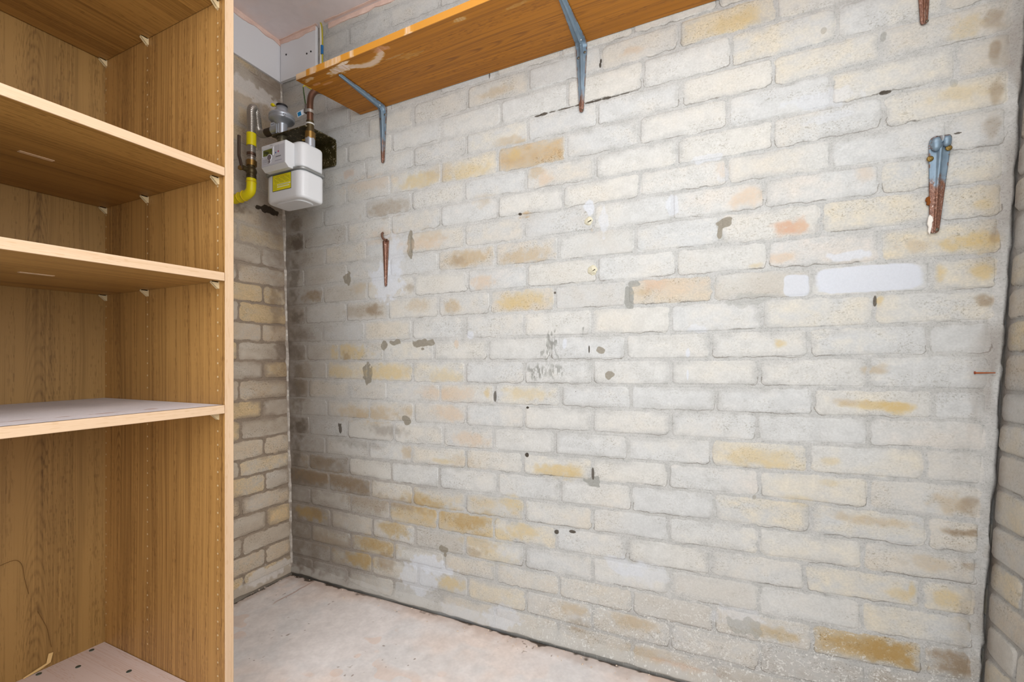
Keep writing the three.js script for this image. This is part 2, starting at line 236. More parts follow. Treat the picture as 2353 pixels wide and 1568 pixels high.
// a worn brick face: ten-sided outline, eased arris, standing proud of the mortar
function brickGeo(l, r, tl, tr, bl, br, proud, uvOf) {
  const j = () => rr(-0.0012, 0.0012), k = () => rr(0.004, 0.012);
  const X = (s) => lerp(l, r, s), T = (s) => lerp(tl, tr, s), B = (s) => lerp(bl, br, s), w = r - l;
  const c = [k(), k(), k(), k()], m = rr(0.35, 0.65);
  const pts = [[l + c[0], B(0)], [X(m), B(m) + j()], [r - c[1], B(1)], [r, B(1) + c[1] * 0.8], [r, T(1) - c[2] * 0.8], [r - c[2], T(1)], [X(1 - m), T(1 - m) + j()], [l + c[3], T(0)], [l, T(0) - c[3] * 0.8], [l, B(0) + c[0] * 0.8]].map(p => [p[0] + j() * 0.6, p[1] + j() * 0.6]);
  const mx = (l + r) / 2, my = (tl + bl + tr + br) / 4, P = [], U = [], I = [], n = pts.length;
  const tx = rr(-0.0008, 0.0008), ty = rr(-0.0006, 0.0006), hw = w / 2;
  const put = (x, y, z) => { P.push(x, y, z + (z > 0 ? tx * (x - mx) / hw + ty * (y - my) / 0.033 : 0)); U.push(...uvOf(x, y)); };
  put(mx, my, proud + 0.0002);
  for (const [ins, z] of [[0.0050, proud], [0.0004, proud * 0.35], [-0.0030, -0.0030]])
    for (const [x, y] of pts) { const dx = mx - x, dy = my - y; put(x + Math.sign(dx) * Math.min(Math.abs(dx), ins), y + Math.sign(dy) * Math.min(Math.abs(dy), ins), z); }
  for (let i = 0; i < n; i++) {
    const a = 1 + i, b = 1 + (i + 1) % n; I.push(0, a, b);
    for (let q = 0; q < 2; q++) { const o = q * n; I.push(a + o, a + o + n, b + o, b + o, a + o + n, b + o + n); }
  }
  const g = new THREE.BufferGeometry(); g.setAttribute('position', new THREE.Float32BufferAttribute(P, 3)); g.setAttribute('uv', new THREE.Float32BufferAttribute(U, 2)); g.setIndex(I); g.computeVertexNormals(); return g;
}
function seen(x, y, z, margin) {
  const X = x * Math.cos(YAW) - z * Math.sin(YAW), Z = -x * Math.sin(YAW) - z * Math.cos(YAW); if (Z < 0.05) return false;
  const px = 1176 + 1030 * X / Z, py = 836 - 1030 * (y - EYE) / Z; return px > -margin && px < 2353 + margin && py > -margin && py < 1568 + margin;
}
// bricks of one wall as children of its group; pick(u) gives material and uv mapping
function layBricks(L, group, pick, proudOf, world, aMin, aMax) {
  L.courses.forEach((k, j) => {
    const ym0 = (L.beds(0)[j] + L.beds(0)[j + 1]) / 2; if (j >= L.beds(0).length - 1) return;
    for (let i = 0; i <= k.heads.length; i++) {
      let l = i ? k.heads[i - 1] + 0.0045 : L.left(0, ym0), r = i < k.heads.length ? k.heads[i] - 0.0045 : L.right(0, ym0);
      if (r - l < 0.025 || l < aMin || r > aMax) continue;
      const mx = (l + r) / 2, a = L.beds(l), b = L.beds(r), h = 0.0045; if (b[j + 1] + h < 0.002 && a[j + 1] + h < 0.002) { }
      const y = Math.max((a[j] + a[j + 1]) / 2, 0.01); if (a[j] > 2.2 || !world(mx, y)) continue;
      const { mat, uvOf } = pick(mx);
      mesh('brick', brickGeo(l, r, a[j] - h, b[j] - h, Math.max(a[j + 1] + h, 0.006), Math.max(b[j + 1] + h, 0.006), proudOf(mx, y), uvOf), mat, group);
    }
  });
}
// mortar slab: front face at local z = 0 with a slightly uneven surface, 0.2 m thick; xOf(t, y) gives its two leaning ends
function mortarSlab(xOf, y0, y1, nx, ny, uvOf, amp = 0.0012) {
  const g = new THREE.BoxGeometry(1, 1, 0.2, nx, ny, 1), p = g.attributes.position, uv = g.attributes.uv;
  for (let i = 0; i < p.count; i++) {
    const y = lerp(y0, y1, p.getY(i) + 0.5), x = xOf(p.getX(i) + 0.5, y), front = p.getZ(i) > 0;
    p.setXYZ(i, x, y, front ? (fbm(x * 22, y * 22, 2) - 0.55) * amp : -0.2); uv.setXY(i, ...uvOf(x, y));
  }
  g.computeVertexNormals(); return g;
}

// ---------------------------------------------------------------- long brick wall
const SPLIT = -0.45;
const MAIN = layoutMain();
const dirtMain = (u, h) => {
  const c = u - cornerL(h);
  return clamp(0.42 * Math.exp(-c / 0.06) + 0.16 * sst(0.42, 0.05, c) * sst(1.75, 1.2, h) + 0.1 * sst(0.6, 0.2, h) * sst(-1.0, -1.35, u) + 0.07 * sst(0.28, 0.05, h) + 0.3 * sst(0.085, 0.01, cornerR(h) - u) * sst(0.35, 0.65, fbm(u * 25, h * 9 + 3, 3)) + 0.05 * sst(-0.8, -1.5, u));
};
const mortarMain = (u, h) => { const k = sst(0.62, 0.4, h) * sst(-0.7, -1.15, u); return [lerp(196, 172, k), lerp(196, 163, k), lerp(192, 152, k)]; };
const smearMain = (u, h) => clamp(0.36 + 0.7 * sst(-0.55, -1.0, u) * sst(0.45, 0.75, h) + 0.25 * sst(-0.2, -0.6, u) * sst(0.5, 0.8, h) + 0.45 * sst(0.26, 0.46, u) * sst(0.4, 1.0, h) * 0.6);
const fleckMain = (u, h) => 0.85 * sst(0.34, 0.12, h) * sst(-0.75, -0.35, u) + 0.1 * sst(0.5, 0.3, h);
const optMain = { mortar: mortarMain, dirt: dirtMain, smear: smearMain, flecks: fleckMain, stains: STAINS };
const Y0 = -0.01, Y1 = 2.24;
const U = { left: [-1.69, SPLIT + 0.13], right: [SPLIT - 0.13, 0.66] };
const wallMat = {}, wallUV = {};
for (const s of ['left', 'right']) {
  const [a, b] = U[s];
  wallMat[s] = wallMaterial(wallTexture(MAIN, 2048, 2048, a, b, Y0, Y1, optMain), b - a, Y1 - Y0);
  wallUV[s] = (x, y) => [(x - a) / (b - a), (y - Y0) / (Y1 - Y0)];
}
const wallBack = struct('wall_back', [0, 0, -WALL]);
mesh('mortar', mortarSlab((t, y) => lerp(cornerL(y) - 0.2, SPLIT, t), -0.12, 2.24, 70, 110, wallUV.left), wallMat.left, wallBack);
mesh('mortar', mortarSlab((t, y) => lerp(SPLIT, cornerR(y) - 0.008, t), -0.12, 2.24, 70, 110, wallUV.right), wallMat.right, wallBack);
layBricks(MAIN, wallBack, x => x < SPLIT ? { mat: wallMat.left, uvOf: wallUV.left } : { mat: wallMat.right, uvOf: wallUV.right },
  (x, y) => lerp(0.0003, 0.0011, Math.max(sst(-1.0, -0.4, x), sst(0.6, 0.3, y))) + rr(-0.0002, 0.0004), (x, y) => seen(x, y, -WALL, 170), -9, 9);
// mortar smeared along the foot of the wall: a rounded, uneven lip above the open joint with the floor
function lip(x0, x1, n, uvOf, size = 1) {
  const P = [], Q = [], I = [], prof = [[0.036, -0.0008], [0.026, 0.003], [0.016, 0.008], [0.010, 0.0105], [0.006, 0.0095], [0.004, 0.002], [-0.02, -0.004]];
  for (let i = 0; i <= n; i++) {
    const x = lerp(x0, x1, i / n), a = 0.55 + 1.0 * fbm(x * 9 + 2, 5, 3), b = (fbm(x * 30, 8, 2) - 0.5) * 0.006;
    for (const [y, z] of prof) { P.push(x, y * (0.7 + 0.5 * a) * size + b, z * a * size + 0.0008); Q.push(...uvOf(x, Math.max(0.002, y))); }
  }
  const m = prof.length; for (let i = 0; i < n; i++) for (let j = 0; j < m - 1; j++) { const a = i * m + j, b = a + m; I.push(a, a + 1, b, b, a + 1, b + 1); }
  const g = new THREE.BufferGeometry(); g.setAttribute('position', new THREE.Float32BufferAttribute(P, 3)); g.setAttribute('uv', new THREE.Float32BufferAttribute(Q, 2)); g.setIndex(I); g.computeVertexNormals(); return g;
}
mesh('mortar_lip', lip(-1.6, SPLIT, 150, wallUV.left), wallMat.left, wallBack);
mesh('mortar_lip', lip(SPLIT, 0.5, 150, wallUV.right), wallMat.right, wallBack);
// pale pointing run down the left-hand corner
{
  const P = [], Q = [], I = [], n = 170, prof = [[-0.002, 0.0095], [0.003, 0.0075], [0.0075, 0.003], [0.0095, -0.002]];
  for (let i = 0; i <= n; i++) {
    const y = lerp(0.0, 2.04, i / n), e = (fbm(y * 20, 13, 3) - 0.5) * 0.006, k = 0.7 + 0.7 * (fbm(y * 24, 31, 3) - 0.3);
    for (const [x, z] of prof) { P.push(cornerL(y) + x * k + (x > 0.005 ? e : 0), y, z * k); Q.push(x * 30, y * 4); }
  }
  const m = prof.length; for (let i = 0; i < n; i++) for (let j = 0; j < m - 1; j++) { const a = i * m + j, b = a + m; I.push(a, a + 1, b, b, a + 1, b + 1); }
  const g = new THREE.BufferGeometry(); g.setAttribute('position', new THREE.Float32BufferAttribute(P, 3)); g.setAttribute('uv', new THREE.Float32BufferAttribute(Q, 2)); g.setIndex(I); g.computeVertexNormals();
  const ft = tex(128, 512, (x, y, o) => { const v = fbm(x / 14, y / 16, 4), d = sst(0.5, 0.75, fbm(y / 60, 3, 3)); for (let k = 0; k < 3; k++) o[k] = lerp([204, 198, 189][k], [150, 138, 126][k], d * 0.8) + (v - 0.5) * 50; });
  mesh('mortar_fillet', g, std(0xffffff, 0.95, 0, { map: ft }), wallBack);
}
// rough upright fillet of mortar in the right-hand corner
{
  const P = [], Q = [], I = [], n = 160, prof = [[-0.034, -0.001], [-0.024, 0.0035], [-0.012, 0.006], [-0.006, 0.004], [-0.0045, -0.03]];
  for (let i = 0; i <= n; i++) {
    const y = lerp(0.0, 2.2, i / n), e = (fbm(y * 14, 3, 3) - 0.5) * 0.014, e2 = Math.min(0.0035, (fbm(y * 26, 7, 4) - 0.5) * 0.014);
    prof.forEach(([x, z], k) => { const X = cornerR(y) + x + (k < 2 ? e : k > 2 ? e2 : 0); P.push(X, y, z * (0.2 + 0.9 * fbm(y * 40 + k * 3, 2, 2))); Q.push(...wallUV.right(X, y)); });
  }
  const m = prof.length; for (let i = 0; i < n; i++) for (let j = 0; j < m - 1; j++) { const a = i * m + j, b = a + m; I.push(a, a + 1, b, b, a + 1, b + 1); }
  const g = new THREE.BufferGeometry(); g.setAttribute('position', new THREE.Float32BufferAttribute(P, 3)); g.setAttribute('uv', new THREE.Float32BufferAttribute(Q, 2)); g.setIndex(I); g.computeVertexNormals();
  mesh('mortar_fillet', g, wallMat.right, wallBack);
}

// ---------------------------------------------------------------- short walls left and right
const LEFT = layoutSide(-1), RIGHT = layoutSide(1);
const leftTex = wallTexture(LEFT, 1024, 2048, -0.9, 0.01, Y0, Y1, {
  dirt: (u, h) => clamp(0.22 * sst(-0.16, 0, u) * sst(0.5, 0.9, h) + 0.12 * sst(0.5, 0.75, h) + 0.1 * sst(1.15, 1.4, h) + 0.02), grime: [112, 100, 90], mortar: (u, h) => { const k = sst(1.5, 1.2, h); return [lerp(190, 158, k), lerp(183, 148, k), lerp(173, 136, k)]; },
  smear: (u, h) => 0.05 + 0.8 * sst(1.2, 1.4, h), stains: [[-0.15, 1.935, 0.17, 0.035, 'W', 0.8], [-0.11, 0.045, 0.115, 0.028, 'W', 0.9], [-0.075, 1.485, 0.055, 0.014, 'K', 1], [-0.2, 1.45, 0.06, 0.02, 'D', 0.8], [-0.12, 1.6, 0.1, 0.05, 'g', 0.35], [-0.05, 1.1, 0.03, 0.12, 'D', 0.5], [-0.03, 0.92, 0.03, 0.06, 'D', 0.7]],
});
const leftMat = wallMaterial(leftTex, 0.91, Y1 - Y0, 0.0016);
leftMat.color.set(0xfff5ea);
const leftUV = (x, y) => [(x + 0.9) / 0.91, (y - Y0) / (Y1 - Y0)];
const wallLeft = struct('wall_left', [cornerL(0), 0, -WALL]); wallLeft.rotation.set(0, Math.PI / 2, 0.031, 'ZYX');
mesh('mortar', mortarSlab(t => lerp(-0.9, 0, t), -0.12, 2.24, 50, 120, leftUV, 0.002), leftMat, wallLeft);
layBricks(LEFT, wallLeft, () => ({ mat: leftMat, uvOf: leftUV }), (x, y) => y > 1.3 ? rr(0.0006, 0.0014) : rr(0.0022, 0.0042), (x, y) => y < 2.05, -0.88, 9);
mesh('mortar_lip', lip(-0.9, 0, 60, leftUV, 0.9), leftMat, wallLeft);
// dark patch painted in leftTex stands in for the shaded pipe hole
const plain = std(0xe2e1dd, 0.95, 0, { bumpMap: sandFor(2, 2), bumpScale: 0.001 });
mesh('render_coat', box(1.5, 2.36, 0.2, -1.65, 1.06, -0.1), plain, wallLeft);
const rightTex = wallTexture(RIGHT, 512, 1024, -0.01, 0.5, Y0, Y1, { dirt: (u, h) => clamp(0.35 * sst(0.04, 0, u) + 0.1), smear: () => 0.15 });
const rightMat = wallMaterial(rightTex, 0.51, Y1 - Y0, 0.0016), rightUV = (x, y) => [(x + 0.01) / 0.51, (y - Y0) / (Y1 - Y0)];
const wallRight = struct('wall_right', [cornerR(0), 0, -WALL]); wallRight.rotation.set(0, -Math.PI / 2, -0.0493, 'ZYX');
mesh('mortar', mortarSlab(t => lerp(-0.25, 0.5, t), -0.12, 2.3, 30, 110, rightUV, 0.002), rightMat, wallRight);
layBricks(RIGHT, wallRight, () => ({ mat: rightMat, uvOf: rightUV }), () => rr(0.003, 0.006), (x, y) => y < 2.1 && x < 0.5, -9, 0.42);
mesh('render_coat', merge(box(0.19, 2.42, 0.2, 0.593, 1.09, -0.1), box(0.78, 2.42, 0.2, 2.078, 1.09, -0.1), box(1.0, 1.07, 0.2, 1.188, 0.415, -0.1), box(1.0, 0.25, 0.2, 1.188, 2.175, -0.1)), plain, wallRight);
const addedWindow = struct('added_window_1', [0.61, 1.5, -0.12]);  // unseen window, added to light the left corner and ceiling
mesh('added_window_frame', merge(box(0.06, 0.05, 1.1, 0.06, 0.575, 0), box(0.06, 0.05, 1.1, 0.06, -0.575, 0), box(0.06, 1.1, 0.05, 0.06, 0, 0.525), box(0.06, 1.1, 0.05, 0.06, 0, -0.525)), std(0xe6e4df, 0.5), addedWindow);
mesh('added_window_pane', box(0.012, 1.1, 1.0, 0.05, 0, 0), std(0xf4f4f0, 0.4, 0, { emissive: 0xffffff, emissiveIntensity: 0.5 }), addedWindow);
const wallFront = struct('wall_front', [0, 0, BACK]);
mesh('render_coat', merge(box(1.6, 2.4, 0.2, -1.75, 1.08, 0.1), box(1.6, 2.4, 0.2, 1.25, 1.08, 0.1), box(1.4, 0.22, 0.2, -0.25, 2.17, 0.1), box(1.4, 0.3, 0.2, -0.25, -0.05, 0.1)), plain, wallFront);
const door = struct('door_1', [-0.25, 0, BACK]);
mesh('door_frame', merge(box(0.07, 1.96, 0.07, -0.66, 1.08, 0.05), box(0.07, 1.96, 0.07, 0.66, 1.08, 0.05), box(1.39, 0.07, 0.07, 0, 2.03, 0.05), box(1.39, 0.07, 0.07, 0, 0.13, 0.05)), std(0xe6e4df, 0.5), door);
mesh('glazing', box(1.25, 1.85, 0.012, 0, 1.08, 0.04), std(0xf4f4f0, 0.4, 0, { emissive: 0xffffff, emissiveIntensity: 0.5 }), door);

// ---------------------------------------------------------------- floor and ceiling
const floorTex = tex(2048, 2048, (x, y, o) => {
  const u = x / 2048 * 2.4, v = y / 2048 * 2.4, a = fbm(u * 3.1, v * 3.1, 4), b = fbm(u * 9 + 7, v * 9, 3), c = noise(u * 160, v * 160), e = fbm(u * 40, v * 40 + 3, 2), pk = sst(0.46, 0.68, a) * 0.9, gy = sst(0.5, 0.7, b) * 0.7;
  let r = 230, g = 224, bl = 222; r = lerp(r, 235, pk); g = lerp(g, 221, pk); bl = lerp(bl, 213, pk);
  r = lerp(r, 219, gy); g = lerp(g, 217, gy); bl = lerp(bl, 217, gy);
  const w = (e - 0.5) * 18 + (c - 0.5) * 9 + (b - 0.5) * 12; r += w; g += w; bl += w;
  const cr = sst(0.66, 0.74, noise(u * 26 + 3, v * 26)) * sst(0.55, 0.75, noise(u * 7 + 9, v * 7)); r = lerp(r, 228, cr * 0.35); g = lerp(g, 196, cr * 0.35); bl = lerp(bl, 176, cr * 0.35);
  const dk = sst(0.9, 0.95, noise(u * 95, v * 95 + 9)) * sst(0.6, 0.8, noise(u * 9, v * 9 + 30)); r = lerp(r, 132, dk * 0.6); g = lerp(g, 116, dk * 0.6); bl = lerp(bl, 106, dk * 0.6);
  // a straight reddish seam beside the left wall, a brown edge and a line of black dirt along the open joints
  const xw = u - 1.7, zw = v - 1.4, tl = sst(0.006, 0.001, Math.abs(xw + 1.455 + (noise(v * 40, 3) - 0.5) * 0.008)) * sst(0.3, 0.6, noise(v * 18, 8)) * sst(-0.7, -0.8, zw); r = lerp(r, 176, tl * 0.6); g = lerp(g, 140, tl * 0.6); bl = lerp(bl, 126, tl * 0.6);
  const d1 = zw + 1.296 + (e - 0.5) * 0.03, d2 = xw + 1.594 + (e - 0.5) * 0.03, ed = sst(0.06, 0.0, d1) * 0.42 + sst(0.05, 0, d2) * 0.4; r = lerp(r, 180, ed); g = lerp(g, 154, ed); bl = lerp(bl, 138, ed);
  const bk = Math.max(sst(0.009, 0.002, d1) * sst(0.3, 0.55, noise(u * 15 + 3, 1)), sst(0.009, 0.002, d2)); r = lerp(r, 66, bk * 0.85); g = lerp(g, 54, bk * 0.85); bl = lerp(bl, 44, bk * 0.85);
  o[0] = r; o[1] = g; o[2] = bl;
});
const floor = struct('floor');
{
  const nx = 200, nz = 120, P = [], Q = [], I = [];
  for (let i = 0; i <= nx; i++) for (let j = 0; j <= nz; j++) {
    let x = lerp(-1.594, 0.68, i / nx), z = lerp(-1.297, BACK, Math.pow(j / nz, 1.5));
    let y = (fbm(x * 5, z * 5, 3) - 0.5) * 0.004;
    if (j === 0) { z += (fbm(x * 16, 3, 3) - 0.45) * 0.012; y -= 0.003; }
    if (i === 0) { x += (fbm(z * 16, 9, 3) - 0.45) * 0.010; y -= 0.003; }
    P.push(x, y, z); Q.push((x + 1.7) / 2.4, (z + 1.4) / 2.4);
  }
  for (let i = 0; i < nx; i++) for (let j = 0; j < nz; j++) { const a = i * (nz + 1) + j, b = a + nz + 1; I.push(a, a + 1, b, b, a + 1, b + 1); }
  // turned-down edges of the screed at the open joints
  const edge = list => { const s = P.length / 3; list.forEach(k => { P.push(P[k * 3], P[k * 3 + 1], P[k * 3 + 2], P[k * 3], -0.07, P[k * 3 + 2]); Q.push(Q[k * 2], Q[k * 2 + 1], Q[k * 2], Q[k * 2 + 1] + 0.02); }); for (let i = 0; i < list.length - 1; i++) { const a = s + i * 2; I.push(a, a + 2, a + 1, a + 1, a + 2, a + 3); } };
  edge([...Array(nx + 1).keys()].map(i => i * (nz + 1))); edge([...Array(nz + 1).keys()].map(j => j));
  const g = new THREE.BufferGeometry(); g.setAttribute('position', new THREE.Float32BufferAttribute(P, 3)); g.setAttribute('uv', new THREE.Float32BufferAttribute(Q, 2)); g.setIndex(I); g.computeVertexNormals();
  mesh('screed', g, std(0xffffff, 0.85, 0, { map: floorTex, bumpMap: sandFor(2.4, 2.4, 0.2), bumpScale: 0.0009 }), floor);
  const soil = std(0x4a3a2c, 1), rust = std(0x8a5230, 1);
  mesh('dirt_line', box(2.3, 0.06, 0.03, -0.5, -0.045, -1.305), soil, floor);
  mesh('dirt_line', box(0.03, 0.06, 2.2, -1.605, -0.045, -0.2), soil, floor);
  mesh('subfloor', box(2.9, 0.05, 2.8, -0.5, -0.1, -0.15), soil, floor);
  // crumbs of mortar swept against the wall
  const crumbs = []; for (let i = 0; i < 120; i++) { const s = rr(0.001, 0.0035), g = new THREE.IcosahedronGeometry(s, 0); g.scale(1, 0.7, rr(0.6, 1.3)); g.rotateY(rr(0, 6)); const along = rnd() < 0.8; g.translate(along ? rr(-1.58, 0.4) : rr(-1.59, -1.57), 0.001, along ? -1.29 + Math.pow(rnd(), 2) * 0.05 : rr(-1.28, -1.0)); crumbs.push(g); }
  const cm = mesh('mortar_crumbs', merge(...crumbs), std(0xd6c4b4, 0.95), floor); cm.userData.kind = 'stuff';
}
const CEIL = 2.208;
const ceilTex = tex(512, 512, (x, y, o) => { const n = fbm(x / 60, y / 60, 4), m = fbm(x / 9, y / 9, 2), t = sst(0.4, 0.7, n); o[0] = lerp(240, 243, t) + (m - 0.5) * 8; o[1] = lerp(229, 226, t) + (m - 0.5) * 8; o[2] = lerp(228, 221, t) + (m - 0.5) * 8; });
const ceiling = struct('ceiling');
mesh('plaster', grainUV(box(3.2, 0.12, 3.2, -0.55, CEIL + 0.06, -0.1), 'z', 1.2, 1.2), std(0xffffff, 0.9, 0, { map: ceilTex }), ceiling);
// pink plaster trowelled along the edges: ragged strips, a few millimetres thick
const pinkTex = tex(256, 256, (x, y, o) => { const n = fbm(x / 30, y / 12, 3), m = noise(x / 3, y / 3); o[0] = 236 + (n - 0.5) * 30 + (m - 0.5) * 8; o[1] = 206 + (n - 0.5) * 34 + (m - 0.5) * 8; o[2] = 192 + (n - 0.5) * 34 + (m - 0.5) * 8; });
const pink = std(0xffffff, 0.9, 0, { map: pinkTex });
function ragged(len, w, t, s) {                        // strip from x 0..len hanging down from y 0 to about -w, thickness t in z
  const sh = new THREE.Shape(), n = Math.ceil(len / 0.012); sh.moveTo(0, 0); sh.lineTo(len, 0);
  for (let i = n; i >= 0; i--) sh.lineTo(len * i / n, -w * (0.5 + 0.6 * fbm(i * 0.31 + s, s, 3)));
  const g = new THREE.ExtrudeGeometry(sh, { depth: t, bevelEnabled: false }); return grainUV(g, 'y', 0.3, 0.3);
}

// ---------------------------------------------------------------- plasterboard boxed round the top corner
const board = std(0xe6e6e9, 0.85, 0, { bumpMap: sandFor(1, 1, 0.1), bumpScale: 0.0002 }), boardEdge = std(0xb9b6ae, 0.9), black = std(0x1c1a18, 0.6);
{
  const xl = cornerL(2.12);
  const a = thing('plasterboard', 'long pale plasterboard strip under the ceiling on the left wall', 'plasterboard', [xl, 2.122, -WALL + 0.45]);
  mesh('board', box(0.0125, 0.170, 0.90, 0.0075, 0, 0, 0.001), board, a);
  const s = mesh('plaster_edge', ragged(0.88, 0.024, 0.003, 3).rotateY(Math.PI / 2).translate(0.014, 0.0865, 0.44), pink, a);
  const b = thing('plasterboard', 'short pale plasterboard piece beside the earth cable, screwed on the long wall', 'plasterboard', [xl + 0.118, 2.122, -WALL + 0.009]);
  mesh('board', box(0.200, 0.170, 0.0125, 0, 0, 0, 0.001), board, b);
  mesh('plaster_edge', ragged(0.2, 0.026, 0.003, 9).translate(-0.1, 0.0865, 0.006), pink, b);
  for (const [x, y] of [[-0.066, 0.018], [0.052, -0.012], [0.075, -0.010]]) mesh('screw', new THREE.CylinderGeometry(0.0035, 0.0035, 0.002, 12).rotateX(Math.PI / 2).translate(x, y, 0.0068), black, b);
  const st = mesh('plaster_band', ragged(0.62, 0.022, 0.004, 14).translate(-1.395, CEIL + 0.001, -WALL), pink, ceiling);
  const t2 = mesh('plaster_band', merge(ragged(0.62, 0.010, 0.002, 21).rotateX(-Math.PI / 2).translate(-1.4, CEIL - 0.003, -WALL + 0.014), ragged(0.22, 0.012, 0.002, 25).rotateX(-Math.PI / 2).translate(-1.66, CEIL - 0.002, -WALL + 0.014)), pink, ceiling);
}

// ---------------------------------------------------------------- wood
function woodTex(W, H, su, sv, c0, c1, o = {}) {     // grain runs along v
  const K = o.seed ?? 0, arches = o.arches ?? [], contrast = o.contrast ?? 1;
  return tex(W, H, (x, y, out) => {
    const u = x / W * su, v = y / H * sv, wv = (fbm(u * 7 + K, v * 1.3 + K, 3) - 0.5) * 0.05;
    let t = 0.46 * fbm((u + wv) * 30 + K, v * 0.7 + K, 3) + 0.32 * fbm((u + wv * 0.5) * 210 + K, v * 1.6, 2) + 0.28 * (noise((u + wv * 0.4) * 640 + K, v * 7) - 0.5);
    for (const [au, av, aw, ah] of arches) {
      const du = (u + wv * 0.5 - au) / aw, dv = (v - av) / ah, win = Math.exp(-du * du * 1.1) * Math.exp(-dv * dv * 0.55);
      if (win > 0.02) { const q = dv * 5 + du * du * 5.5 + 0.6 * fbm(u * 40 + K, v * 9, 2); t += win * 0.22 * Math.pow(0.5 + 0.5 * Math.sin(q * 6.283), 3) - win * 0.05; }
    }
    const pore = sst(0.62, 0.82, noise((u + wv * 0.4) * 700 + 3 + K, v * 85)) * sst(0.3, 0.7, noise((u + wv) * 70, v * 1.5 + K));
    t = clamp((t - 0.33) * 1.6 * contrast + 0.34 * pore);
    for (let k = 0; k < 3; k++) out[k] = lerp(c0[k], c1[k], t);
    if (o.post) o.post(u, v, out);
  });
}
const woodMat = (map, rough = 0.5, extra = {}) => std(0xffffff, rough, 0, { map, ...extra });

